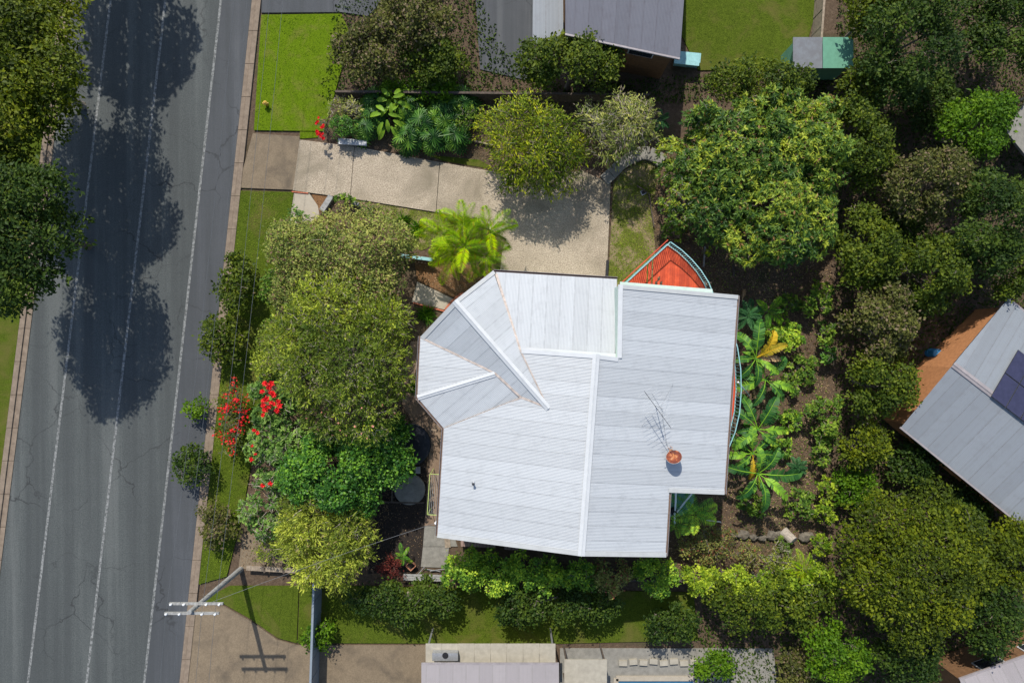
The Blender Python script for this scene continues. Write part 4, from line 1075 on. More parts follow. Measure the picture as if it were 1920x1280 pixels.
# ---- power pole and service wire
pole=thing('power_pole','grey power pole with two crossarms at the street corner','power pole',P(452,1066,0))
pb=ORG[pole.name]; mb=MB(); mb.tube([pb-Vector((0,0,0.2)),pb+Vector((0,0,6.9))],[0.17,0.12],12); mb.build('pole',M['greytimber'],pole)
for z,dx in ((6.1,0.16),(6.6,-0.16)):
    mb=MB(); mb.bar((pb.x-1.45,pb.y+dx,z),(pb.x+1.45,pb.y+dx,z),0.12,0.12); arm=mb.build('crossarm',M['greytimber'],pole)
    for q in (-1.3,-0.6,0.6,1.3):
        mb=MB(); mb.lathe((pb.x+q,pb.y+dx,z+0.06),[(0.03,0),(0.06,0.05),(0.05,0.1),(0.065,0.14),(0.02,0.2)],8); mb.build('insulator',M['pvc'],arm)
for q in (-1.3,-0.6,0.6,1.3):
    a=Vector((pb.x+q,pb.y-0.16,6.8)); rdv=(P(rx_(-700,400,262),-700)-P(rx_(2000,400,262),2000)).normalized()
    for sg_,lab in ((1,'upper'),(-1,'lower')):
        pts=[a+rdv*sg_*38*t-Vector((0,0,2.2*t*(1-t))) for t in [i/14 for i in range(15)]]
        mb=MB(); mb.tube(pts,0.009,4); tag(mb.build('power_line',M['wire'],None,a),['leftmost','second','third','rightmost'][(-1.3,-0.6,0.6,1.3).index(q)]+' thin power line running along the street from the pole, '+lab+' part','power line','power lines along the street')
hb=PP(822,982,plW)-Vector((0.15,0,0.25)); pw=pb+Vector((0.15,0,6.2)); pts=[]
for i in range(13):
    t=i/12; q=pw.lerp(hb,t); pts.append(q-Vector((0,0,0.45*4*t*(1-t))))
mb=MB(); mb.tube(pts,0.010,5); tag(mb.build('service_wire',M['wire'],None,hb),'thin overhead wire from the power pole to the house corner','wire')
br=thing('wire_bracket','white wire bracket on the gutter at the south-west roof edge','bracket',hb)
mb=MB(); mb.bar(hb+Vector((-0.05,0,0)),hb+Vector((0.22,0.05,0)),0.05,0.05); mb.bar(hb+Vector((0,0.12,0)),hb+Vector((0,-0.14,0.02)),0.05,0.06); mb.build('arm',M['pvc'],br)
mb=MB(); mb.lathe(hb+Vector((-0.03,0,0.02)),[(0.04,0),(0.07,0.05),(0.05,0.12)],8); mb.build('insulator',M['pvc'],br)

exec_veg = True
# ------------------------------------------------------------------ trees and shrubs of the block
def T(*a, **k): return tree(*a, **k)
# western trees
t,C,rg = T('lilly_pilly_tree','broad dull green tree with brownish new leaves below the pale footpath','tree',652,500,140,120,5.4,1.0,'L_lilly','dense',0.13,0.06,84,9,14,0.16,'bark',90)
up=C[C[:,2]>3.2]
t,C,rg = T('bottlebrush_tree','tallest yellow-green bottlebrush tree west of the white octagonal roof bay','tree',650,662,124,160,7.0,1.8,'L_brush','spray',0.17,0.045,72,10,16,0.2,'palebark',150)
sel=C[(C[:,1]<P(650,750,5).y)&(C[:,2]>4.2)]; flowers(t, sel[rg.permutation(len(sel))[:22]], 'flower_peach', 0.13, rg, min(22,len(sel)), 0.12)
T('glossy_tree','dark glossy round-leaved tree below the tall bottlebrush','tree',650,872,128,88,5.0,0.8,'L_dark','dense',0.14,0.085,76,10,14,0.17,'darkbark',20)
T('glossy_tree','dark glossy tree crown reaching over the curved brown path','tree',724,838,62,60,4.6,0.8,'L_dark','dense',0.14,0.085,76,10,8,0.17,'darkbark',5)
T('lime_bottlebrush','bright lime bottlebrush tree in the bottom left corner of the block','tree',618,1005,106,92,4.6,0.8,'L_lime','spray',0.19,0.045,64,10,12,0.2,'palebark',70)
t,C,rg = T('poinsettia_bush','large bush with red flowers at the street boundary','bush',515,756,52,72,3.2,0.5,'L_poin','whorl',0.17,0.085,46,8,8,0.18,'palebark',30)
cx=[(500,718),(512,722),(494,736),(508,738),(517,742),(503,748),(512,752),(522,754),(496,760),(506,764),(518,766),(512,735),(500,770),(526,762),(492,780),(487,808),(505,728),(515,760),(494,748)]
cols=np.array([tuple(P(x+rnd.uniform(-3,3),y+rnd.uniform(-3,3),3.15)) for x,y in cx]); flowers(t, cols, 'flower_red', 0.36, rg, len(cols), 0.05, 7)
t,C,rg = T('hibiscus_bush','pale branched green bush with scattered red flowers beside the dark glossy tree','bush',518,850,62,80,3.0,0.5,'L_poin','whorl',0.16,0.08,44,8,9,0.18,'palebark',120)
cx=[(478,806),(474,835),(480,850),(473,860),(508,906),(494,909)]
cols=np.array([tuple(P(x,y,2.9)) for x,y in cx]); flowers(t, cols, 'flower_red', 0.30, rg, len(cols), 0.1, 6)
T('twiggy_bush','twiggy half bare grey-branched bush at the lower street boundary','bush',508,950,62,66,2.6,0.3,'L_poin','whorl',0.15,0.075,34,7,8,0.18,'palebark',150)
T('olive_bush','small olive bush on dry grass left of the lime bottlebrush','bush',510,1020,34,32,1.8,0.2,'L_brush','spray',0.14,0.04,46,8,6,0.16,'bark',10)
t,C,rg = T('flowering_bush','green bush with pink flowers below the pale footpath','bush',556,462,44,60,2.8,0.4,'L_mid','dense',0.12,0.06,60,8,7,0.16,'bark',20)
cols=np.array([tuple(P(553+rnd.uniform(-9,9),450+rnd.uniform(-7,7),2.8)) for i in range(9)]); flowers(t, cols, 'flower_pink', 0.16, rg, 9, 0.05, 5)
T('boundary_bush','fresh green bush at the street boundary left of the tall bottlebrush','bush',535,560,42,74,3.0,0.4,'L_mid','dense',0.13,0.065,60,8,8,0.16,'bark',15)
T('boundary_bush','yellowish green bush above the red flowered bush','bush',530,655,46,72,3.4,0.5,'L_brush','dense',0.13,0.06,56,8,8,0.16,'bark',15)
T('small_shrub','small leafy shrub growing behind the slanting grey board','shrub',648,378,24,13,1.0,0.1,'L_mid','whorl',0.12,0.06,46,7,5,0.12,'bark',0)
T('small_shrub','loose green shrub beside the pale footpath','shrub',560,405,22,24,1.4,0.1,'L_poin','whorl',0.11,0.05,34,7,5,0.12,'bark',6)

# top row
T('round_shrub','round clipped dark blue-green shrub beside the letterbox','shrub',645,238,25,25,1.7,0.2,'L_dark','dense',0.07,0.045,160,9,7,0.08,'darkbark',0,rel=(0.5,0.6))
T('grey_shrub','pale twiggy grey-green shrub behind the round clipped shrub','shrub',652,205,42,18,1.5,0.2,'L_greyb','spray',0.13,0.04,60,8,6,0.15,'palebark',40)
t,C,rg = T('red_cordyline','small bare stemmed shrub with bright red leaf tufts near the lawn','shrub',607,240,14,22,1.2,0.1,'L_dull','whorl',0.10,0.04,26,6,5,0.1,'bark',16)
cols=np.array([tuple(P(598+rnd.uniform(-5,9),240+rnd.uniform(-20,20),1.1)) for i in range(16)]); flowers(t, cols, 'flower_red', 0.24, rg, 16, 0.02, 6)
T('weeping_bottlebrush','weeping yellow-green bottlebrush hanging over the driveway','tree',1000,268,108,78,4.5,1.4,'L_weep','weep',0.17,0.042,52,9,16,0.22,'bark',80,lobes_extra=[(985,325,2.4,34),(1030,340,2.1,30),(1060,326,2.4,28),(955,336,2.1,20)])
T('grey_bottlebrush','thin grey-green bottlebrush with visible twigs above the curved border','tree',1160,250,80,62,4.4,1.4,'L_greyb','weep',0.17,0.04,48,9,12,0.2,'palebark',170)
T('whorled_tree','largest broad tree with whorled glossy leaves in the top right of the block','tree',1430,345,160,178,6.3,1.2,'L_mango','whorl',0.20,0.062,58,10,30,0.2,'bark',40,rel=(0.24,0.36))
T('whorled_tree','looser lighter whorled tree right of the small lawn','tree',1300,345,72,110,4.2,0.7,'L_mango','whorl',0.17,0.06,48,9,14,0.2,'palebark',90,rel=(0.26,0.40))
T('whorled_tree','small bright whorled tree at the top edge above the curved border','tree',1318,232,52,36,5.6,1.4,'L_mango','whorl',0.24,0.075,44,9,8,0.2,'bark',15)
T('whorled_tree','whorled tree crown at the top boundary above the largest one','tree',1455,212,95,40,5.6,1.4,'L_mango','whorl',0.20,0.062,58,10,12,0.2,'bark',30,rel=(0.24,0.5))
T('whorled_tree','whorled tree crown at the right boundary beside the largest one','tree',1520,300,58,115,5.6,1.2,'L_mango','whorl',0.20,0.062,60,10,14,0.2,'bark',20,rel=(0.3,0.42))
T('small_shrub','low green shrub at the tip of the red deck','shrub',1262,432,30,26,1.6,0.1,'L_mid','whorl',0.15,0.06,40,8,6,0.14,'bark',8)
T('small_shrub','tiny green sapling on bare earth right of the red deck','shrub',1322,470,12,11,0.9,0.1,'L_hlime','whorl',0.13,0.06,40,7,4,0.1,'bark',0)

# right-hand edge, top to bottom
right=[('yellow tipped shrub below the big whorled tree at the right boundary',1530,560,34,34,2.2,'L_mid'),
 ('yellow-green shrub at the right boundary beside the upper bananas',1545,625,20,26,1.6,'L_mid'),
 ('dark leafy shrub right of the upper small palm',1468,630,40,30,1.8,'L_hedge'),
 ('small blue-green shrub touching the right boundary',1552,660,14,22,1.5,'L_dark'),
 ('low olive ground shrub right of the upper banana clump',1478,720,26,24,0.9,'L_mid'),
 ('large green shrub at the right boundary beside the middle bananas',1540,772,32,42,2.2,'L_mid'),
 ('round yellow-green shrub at the right boundary above the dark cycad',1533,848,26,24,1.8,'L_mid'),
 ('bright lime shrub at the right boundary right of the dark cycad',1546,912,20,26,1.9,'L_hlime'),
 ('mid green shrub standing alone on brown earth in the south-east corner',1492,944,32,32,1.6,'L_mid'),
 ('lime green shrub at the right boundary above the sawn log',1545,960,22,28,1.9,'L_hlime'),
 ('sparse yellow-green shrub right of the sawn log',1538,1020,22,24,1.6,'L_hlime'),
 ('small shrub growing at the foot of the lowest banana',1408,945,30,24,1.3,'L_mid'),
 ('low spreading shrub between the bananas and the right boundary',1500,690,30,34,0.9,'L_mid'),('low olive shrub on the earth beside the middle bananas',1482,790,26,28,0.8,'L_hedge'),('small dark shrub under the east side of the banana row',1468,840,22,24,0.9,'L_hedge'),('leafy shrub at the right boundary near the cycad',1548,810,22,34,1.6,'L_mid'),('low shrub on the earth below the big whorled tree',1478,570,26,22,0.9,'L_mid'),
 ('small fresh shrub in front of the sawn log',1470,1020,12,14,1.2,'L_mid')]
for lab,x,y,rx,ry,zt,mt in right: T('garden_shrub',lab,'shrub',x,y,rx,ry,zt,0.15,mt,'whorl',0.15,0.075,50,8,6,0.15,'bark',6,group='shrubs along the right boundary')
# southern shrubs and hedges
T('olive_shrub','wide dull olive shrub with reddish tips below the tree fern','shrub',1325,1022,60,36,1.9,0.2,'L_dull','dense',0.11,0.05,70,8,9,0.15,'bark',30)
T('olive_shrub','smaller dull shrub with red berries left of the bare earth','shrub',1398,1040,24,28,1.7,0.2,'L_dull','dense',0.10,0.05,70,8,6,0.14,'bark',16)
T('olive_shrub','twiggy light green shrub in front of the sawn log','shrub',1455,1050,36,34,1.9,0.2,'L_brush','spray',0.13,0.04,56,8,7,0.15,'palebark',40)
hed=[('dark green hedge shrub at the left end below the south eave',868,1062,46,38,'L_hedge'),('dark green hedge shrub second from the left below the south eave',925,1066,46,36,'L_hedge'),
 ('dark green hedge shrub third from the left below the south eave',985,1068,46,36,'L_hedge'),('dark green hedge shrub fourth from the left below the south eave',1030,1074,34,32,'L_hedge'),
 ('thin dark hedge shrub below the main ridge end',1085,1076,36,28,'L_hedge'),('dull hedge shrub right of the main ridge end',1145,1076,42,30,'L_dull'),
 ('dark rounded hedge shrub below the south-east roof corner',1225,1072,48,34,'L_hedge')]
for lab,x,y,rx,ry,mt in hed: T('hedge_shrub',lab,'hedge',x,y,rx,ry,3.5,0.3,mt,'dense',0.12,0.07,74,9,8,0.14,'darkbark',8,group='dark hedge shrubs along the southern boundary')
for i,(lab,x,y,rx,ry) in enumerate([('bright lime hedge shrub at the left end of the sunny row',1305,1082,34,24),('bright lime hedge shrub second in the sunny row',1365,1082,36,26),('bright lime hedge shrub third in the sunny row',1425,1086,36,26),('bright lime hedge shrub fourth in the sunny row',1485,1088,34,26),('bright lime hedge shrub at the right end of the sunny row',1535,1080,28,32)]):
    T('hedge_shrub',lab,'hedge',x,y,rx,ry,3.0,0.2,'L_hlime','dense',0.13,0.08,74,9,7,0.14,'bark',6,group='sunny lime hedge shrubs along the southern boundary')
T('red_shrub','dark red leaved shrub right of the lime bottlebrush','shrub',735,1062,28,22,1.7,0.1,'L_redsh','dense',0.10,0.04,80,8,6,0.14,'darkbark',0)

# palms
rg=np.random.default_rng(5)
FR=[frond_mesh(2.3,0.66,24,rg.uniform(0.8,1.2),rg.uniform(1.1,1.7),rg,M['L_palm'],0.042,fwd=0.75,droop=0.45,tmu=q) for q in (0.1,0.4,0.62,0.25,0.52)]
def palm(name,label,px,py,zh,n,s,meshes,trunk_r=0.07,mat=None,base=None,e0=0.0,trunkmat='palebark',cat='palm',jit=0.25,part='frond'):
    c=P(px,py,zh); b=Vector((c.x,c.y,0)) if base is None else P(*base,0)
    t=thing(name,label,cat,b); mb=MB(); mb.tube([b-Vector((0,0,.1)),b.lerp(c,0.5)+Vector((0.05,0,0)),c],[trunk_r*1.3,trunk_r,trunk_r*0.8],8); mb.build('trunk',M[trunkmat],t)
    r_=np.random.default_rng(int(px*7+py))
    for i in range(n):
        a=i*2.39996+r_.uniform(-jit,jit); k=i/max(1,n-1)
        place(part,meshes[i%len(meshes)],t,c,a,ry=e0-0.75*(1-k)**2+0.28*k+r_.uniform(-.1,.1),s=s*(0.72+0.35*k)*r_.uniform(0.9,1.08),mat=mat)
    return t
for lab,x,y,z,n,s in [('leftmost golden palm stem beside the driveway',832,440,3.4,9,0.85),('golden palm stem nearest the driveway',868,420,3.6,8,0.78),('tallest golden palm stem in the middle of the clump',872,462,4.2,11,0.98),
   ('rightmost golden palm stem next to the driveway slab',918,435,3.6,9,0.85),('golden palm stem nearest the white north roof',912,480,3.3,9,0.82),('golden palm stem above the orange mulch',848,488,2.9,8,0.75)]:
    palm('golden_palm',lab,x,y,z,n+2,s*1.05,FR)['group']='golden palm clump beside the driveway'
FG=[frond_mesh(1.5,0.42,22,0.7,0.9,rg,M['L_palmg'],0.04,tmu=q) for q in (0.3,0.7)]
FD=[frond_mesh(1.3,0.36,28,0.55,0.7,rg,M['L_palmd'],0.05) for _ in range(2)]
palm('small_palm','dark green palm against the top of the east roof edge',1402,592,1.9,12,0.95,FD)
palm('small_palm','bright green young palm right of the east roof edge',1440,583,2.0,6,0.9,FG)
palm('cycad','dark blue-green round cycad near the lowest bananas',1496,876,0.8,16,0.62,FD,0.12,trunkmat='darkbark',cat='cycad')
palm('small_palm','small bright palm growing beside the terracotta pot',757,1042,0.9,8,0.55,FG)
palm('small_palm','yellow-green young palm among the sunny hedge',1505,1066,2.2,8,0.55,FR)
palm('small_palm','dark fern-like palm in shade left of the red deck shrubs',1240,225,1.4,8,0.6,FD)
# tree fern
FF=[frond_mesh(1.8,0.50,15,0.55,0.75,rg,M['L_fern'],0.085,fwd=0.35,vshape=0.10,droop=0.15,tmu=q) for q in (0.35,0.6,0.8)]
palm('tree_fern','green tree fern with broad divided fronds below the roof notch',1303,962,3.0,10,0.92,FF,0.10,trunkmat='darkbark',cat='fern')
palm('tree_fern','small fern with pale fronds tucked under the south-east eave',1268,985,1.1,7,0.6,FF,0.08,trunkmat='darkbark',cat='fern')
# bananas
BL=[banana_leaf_mesh(2.1,rg.uniform(0.50,0.64),rg.uniform(0.6,1.3),rg.uniform(0.9,1.9),rg,M['L_banana'],q) for q in (0.05,0.2,0.35,0.5,0.15,0.65,0.3,0.85)]
def banana(label,px,py,zh,leaves,name='banana_plant'):
    c=P(px,py,zh); b=Vector((c.x,c.y,0)); t=thing(name,label,'banana plant',b,'banana plants east of the house')
    mb=MB(); mb.tube([b-Vector((0,0,.1)),b+Vector((0.03,0,zh*0.5)),c],[0.13,0.10,0.07],8); mb.build('pseudostem',M['L_fern'],t)
    r_=np.random.default_rng(int(px+py*3))
    for i,lf in enumerate(leaves):
        a,s=lf[0],lf[1]; mt=lf[2] if len(lf)>2 else None
        place('leaf',BL[(i*3+int(px))%8],t,c-Vector((0,0,0.1)),math.radians(a+r_.uniform(-14,14)),ry=r_.uniform(-0.55,0.2),rx=r_.uniform(-.4,.4),s=s*r_.uniform(1.05,1.45),mat=M[mt] if mt else None)
banana('banana plant with yellowing leaves below the bright young palm',1418,672,2.3,[(95,0.95),(60,0.85,'L_banyel'),(40,0.8,'L_banyel'),(135,0.85),(180,0.75),(215,0.8),(265,0.7),(310,0.7),(5,0.55,'L_bandry')])
banana('banana plant with long leaves pointing right beside the curved balcony',1436,712,2.1,[(35,0.95),(345,0.85),(300,0.8),(195,0.95),(240,0.75),(120,0.8),(160,0.7)])
banana('banana plant beside the east roof edge level with the antenna',1422,805,2.4,[(100,0.95),(130,0.95),(65,0.9),(355,0.8),(30,0.75),(210,0.7),(175,0.6),(320,0.65)])
banana('banana plant close to the east roof edge level with the dish',1412,850,2.2,[(5,0.9),(180,0.8),(150,0.7),(100,0.7),(40,0.85),(220,0.7),(260,0.6,'L_banyel'),(330,0.8)])
banana('lowest banana plant with a long leaf pointing down',1422,888,2.6,[(275,1.1),(225,0.95),(15,0.95),(330,0.85),(60,0.9),(110,0.9),(160,0.85),(250,0.75),(300,0.55,'L_hlime')])
# banana suckers and dead leaves on the ground
for lab,x,y,a,mt,s in (('fallen yellow banana leaf on the dark earth',1440,760,-5,'L_banyel',0.42),('dry curled banana leaf below the upper bananas',1405,752,40,'L_bandry',0.55),('dry brown banana leaf beside the fallen yellow one',1418,748,110,'L_bandry',0.45),('pale dead banana leaf by the top east roof corner',1391,565,80,'L_bandry',0.5)):
    c=P(x,y,0.06); t=thing('fallen_leaf',lab,'leaf',c); place('leaf',BL[1],t,c,math.radians(a),ry=0.12,s=s,mat=M[mt])
# strappy clumps
def strappy(label,px,py,R,n,h=0.45):
    rg_=np.random.default_rng(int(px*3+py)); c=P(px,py,0); t=thing('strappy_clump',label,'plant',c)
    nb=n; B=np.array(c)+np.stack([rg_.normal(0,R*0.35,nb),rg_.normal(0,R*0.35,nb),np.full(nb,0.03)],1)
    a=rg_.uniform(0,6.28,nb); D=nrm(np.stack([np.cos(a),np.sin(a),rg_.uniform(0.3,1.4,nb)],1))
    V,FA=leaf_arrays(B,D,rg_.uniform(0.35,0.75,nb)*h/0.45,np.full(nb,0.05),rg_,droop=0.35,flat=1.5)
    np_obj('leaves',V,FA,M['L_strap'],t,tint=np.repeat(rg_.normal(0.5,0.2,nb),2))
strappy('strappy green clump above the bare earth left of the golden palm',755,418,0.45,170); strappy('strappy green clump nearer the golden palm',782,432,0.42,150)
strappy('dark strappy clump below the entry path at the house corner',800,590,0.40,170,0.55); strappy('small strappy clump beside the octagonal bay gutter',775,727,0.25,80)
# philodendrons and broad leaves at the top
PH=[philo_leaf_mesh(0.72,rg,M['L_philo'],True,q) for q in (0.1,0.35,0.55,0.2,0.8)]
BR=[broad_leaf_mesh(0.85,0.30,rg,M['L_broad']) for _ in range(3)]
def philo(label,px,py,n,R,z=1.1,meshes=PH,s0=1.0,name='philodendron'):
    r_=np.random.default_rng(int(px*5+py)); c0=P(px,py,0); t=thing(name,label,'plant',c0)
    mb=MB(); mb.tube([c0-Vector((0,0,.1)),c0+Vector((0,0,z*0.6))],[0.09,0.06],7); mb.build('stem',M['darkbark'],t)
    for i in range(n):
        a=i*2.39996+r_.uniform(-.3,.3); k=math.sqrt((i+0.5)/n); rr=R*k
        q=c0+Vector((rr*math.cos(a),rr*math.sin(a),z*(1.15-0.6*k*k)+r_.uniform(-.1,.1)))
        place('leaf',meshes[i%len(meshes)],t,q,a+r_.uniform(-.4,.4),ry=0.25+0.35*k+r_.uniform(-.15,.15),rx=r_.uniform(-.3,.3),s=s0*r_.uniform(0.75,1.15))
    return t
for lab,x,y,n,R in [('split-leaf philodendron hanging nearest the driveway',772,262,16,0.95),('split-leaf philodendron at the top edge of the bed',835,225,18,1.1),('split-leaf philodendron right of the broad-leaved plant',795,240,12,0.8),
   ('split-leaf philodendron at the right end of the bed',852,262,14,0.85),('split-leaf philodendron left of the broad-leaved plant',706,228,12,0.8),('shaded split-leaf philodendron at the very top',765,208,12,0.9),('split-leaf philodendron above the right end of the bed',868,205,12,0.9),('small split-leaf philodendron at the letterbox side of the bed',690,248,8,0.6),('low split-leaf philodendron at the driveway edge between two larger ones',812,268,10,0.7),('split-leaf philodendron in the top left of the bed',712,202,10,0.8)]: philo(lab,x,y,n,R)
philo('broad pale-leaved plant between the philodendrons',735,232,18,0.75,1.6,BR,1.0,'broad_leaf_plant'); philo('broad bright-leaved plant at the top of the bed',745,205,12,0.55,1.9,BR,1.0,'broad_leaf_plant')
T('bed_shrub','fine leaved green shrub among the philodendrons','shrub',875,225,26,24,1.6,0.2,'L_mid','spray',0.12,0.04,60,8,6,0.14,'bark',10)

# ------------------------------------------------------------------ beyond the block
T('street_tree','huge yellow-green tree at the top left of the street','tree',30,130,150,200,9.0,3.6,'L_out1','dense',0.18,0.092,56,9,24,0.26,'bark',20,rel=(0.24,0.36))
T('street_tree','dark green street tree below the huge yellow-green one','tree',45,435,128,150,9.0,3.6,'L_out2','dense',0.17,0.09,56,9,22,0.26,'darkbark',15,rel=(0.24,0.36))
T('street_tree','tall tree beyond the top edge shading the upper street','tree',90,-230,130,170,9.0,3.6,'L_out1','dense',0.26,0.14,24,8,14,0.3,'bark',0,rel=(0.24,0.36))
T('verge_bush','olive bush on the verge below the driveway crossover','bush',450,530,36,60,2.4,0.3,'L_out3','dense',0.16,0.09,40,8,8,0.2,'bark',10)
T('verge_bush','mixed green bush on the verge above the red bougainvillea','bush',420,640,36,58,2.4,0.3,'L_out3','dense',0.16,0.09,40,8,8,0.2,'bark',10)
T('bougainvillea','red flowering bougainvillea at the verge','bush',438,790,26,76,2.6,0.3,'L_out3','dense',0.13,0.07,30,8,8,0.18,'bark',10)
rb,Cb,rg2=T('bougainvillea','red flowering bougainvillea spilling over the verge beside the road','bush',440,780,24,80,2.9,0.9,'flower_red','dense',0.12,0.08,10,7,10,0.16,'bark',6)
T('verge_bush','dark green bush leaning over the road below the bougainvillea','bush',360,870,36,40,1.8,0.2,'L_out2','dense',0.16,0.09,40,8,7,0.2,'bark',4)
T('verge_bush','small bright bush at the road edge beside the bougainvillea','bush',372,765,26,20,1.2,0.1,'L_out5','dense',0.14,0.08,40,8,6,0.18,'bark',4)
T('verge_bush','grassy olive bush on the verge near the power pole','bush',408,985,32,50,1.4,0.1,'L_out4','dense',0.14,0.08,38,8,7,0.18,'bark',6)
top=[('olive tree beside the grey driveway at the top','tree',770,40,80,60,4.2,'L_out4'),('brownish thin tree above the round clipped shrub','tree',690,105,66,55,3.6,'L_out4'),('green bush between the lawn and the brownish tree','bush',810,120,70,40,3.0,'L_out3'),
 ('vivid green bush directly above the philodendron bed','bush',790,165,90,20,1.6,'L_out5'),('large olive tree left of the grey roofed house corner','tree',1070,130,110,60,5.4,'L_out3'),('yellow-green tree behind the whorled tree','tree',1420,165,120,42,5.4,'L_out3'),
 ('tall dark tree right of the small shed','tree',1690,80,85,120,8.0,'L_out2'),('yellow-green tree behind the shed','tree',1630,30,60,60,5.5,'L_out1'),('bright banana-green tree at the right edge','tree',1820,240,75,75,5.0,'L_out5'),
 ('olive tree in the middle of the right-hand garden','tree',1720,350,80,80,6.0,'L_out4'),('green tree just right of the whorled tree','tree',1605,270,55,95,6.0,'L_out3'),('shady dark tree near the right picture edge','tree',1840,420,80,100,6.0,'L_out2'),
 ('mid green tree above the orange wall','tree',1730,510,75,70,5.6,'L_out3'),('green tree right of the bare earth','tree',1620,460,62,85,5.2,'L_out3'),('olive tree left of the blue drum','tree',1640,610,72,75,5.0,'L_out4'),
 ('round green tree at the corner of the right-hand house','tree',1640,720,75,68,4.6,'L_out3'),('small lime tree left of the right-hand house','tree',1615,830,48,45,3.6,'L_out1'),('low bush below the right-hand house corner','bush',1600,915,45,40,2.4,'L_out5'),
 ('largest spreading tree in the lower right','tree',1705,1055,140,150,6.5,'L_out1'),('yellow-green tree at the lower right edge','tree',1880,1040,85,75,5.0,'L_out1'),('green hedge tree below the sunny hedge','tree',1440,1130,150,38,3.6,'L_out3'),
 ('dark tree in the lower right garden','tree',1840,1150,70,75,5.0,'L_out2'),('green tree at the bottom edge right of centre','tree',1560,1220,60,55,4.6,'L_out5'),('pale green bush at the bottom paving','bush',1490,1250,42,45,2.6,'L_out4'),
 ('small bright shrub in the bottom paved yard','bush',1340,1245,46,26,1.6,'L_out5'),('dark hedge behind the block left half','hedge',760,1125,120,26,2.4,'L_out2'),('dark hedge behind the block middle','hedge',1050,1130,150,28,2.6,'L_out2'),
 ('small bush on the shaded lawn','bush',600,1190,30,26,1.4,'L_out5'),('dark bush between lawn and bottom trees','bush',1260,1165,60,30,2.2,'L_out2'),('leafy tree in the gap right of the shed','tree',1620,165,60,55,4.6,'L_out3'),('dark bush under the tall dark tree','bush',1740,190,70,60,2.6,'L_out2'),('broad tree at the top right corner','tree',1880,60,80,90,6.0,'L_out2'),('low bush between the olive trees on the right','bush',1680,430,50,50,2.6,'L_out2'),('dark bush left of the bright blue drum','bush',1690,580,50,45,2.6,'L_out2'),('bush below the right-hand house gable','bush',1700,870,50,45,2.2,'L_out2'),('bush in the shade of the right-hand house','bush',1800,960,55,45,2.0,'L_out2'),('shrubby tree at the right edge above the light grey roof','tree',1880,500,55,60,4.4,'L_out3'),('thin tree at the bottom right between bushes','tree',1690,1230,70,50,4.4,'L_out2')]
for lab,cat,x,y,rx,ry,zt,mt in top:
    T('garden_tree' if cat=='tree' else 'garden_bush',lab,cat,x,y,rx,ry,zt,zt*0.25,mt,'dense',0.15,0.082,58,9,max(8,int(rx*ry/700)),0.22,'bark',8,rel=(0.26,0.42))

# neighbouring houses: gabled roofs of corrugated sheets on plain walls
M['roof_grey']=m_roof('grey_roof',(0.155,0.155,0.175),(0.10,0.09,0.10),0.6); M['roof_blue']=m_roof('light_grey_roof',(0.225,0.245,0.265),(0.15,0.145,0.15),0.5)
M['roof_pale']=m_roof('pale_roof',(0.29,0.265,0.27),(0.20,0.19,0.18),0.5)
M['brown_wall']=m_plain('brown_brick_wall',(0.16,0.085,0.04),0.85,0,0.3,6); M['orange_wall']=m_plain('orange_brick_wall',(0.38,0.17,0.07),0.85,0,0.2,6); M['cream']=m_plain('cream_wall',(0.34,0.31,0.25),0.8,0,0.15,3)
M['shed_green']=m_plain('green_shed_roof',(0.13,0.32,0.22),0.55,0,0.12,3); M['solar']=m_plain('solar_cell',(0.035,0.035,0.07),0.2,0,0.2,3,spec=0.6,bs=0.0)
M['blue']=m_plain('blue_plastic',(0.03,0.20,0.40),0.5,0,0.2,4); M['poolwater']=m_plain('pool_water',(0.03,0.13,0.25),0.08,0,0.15,3,spec=0.5)
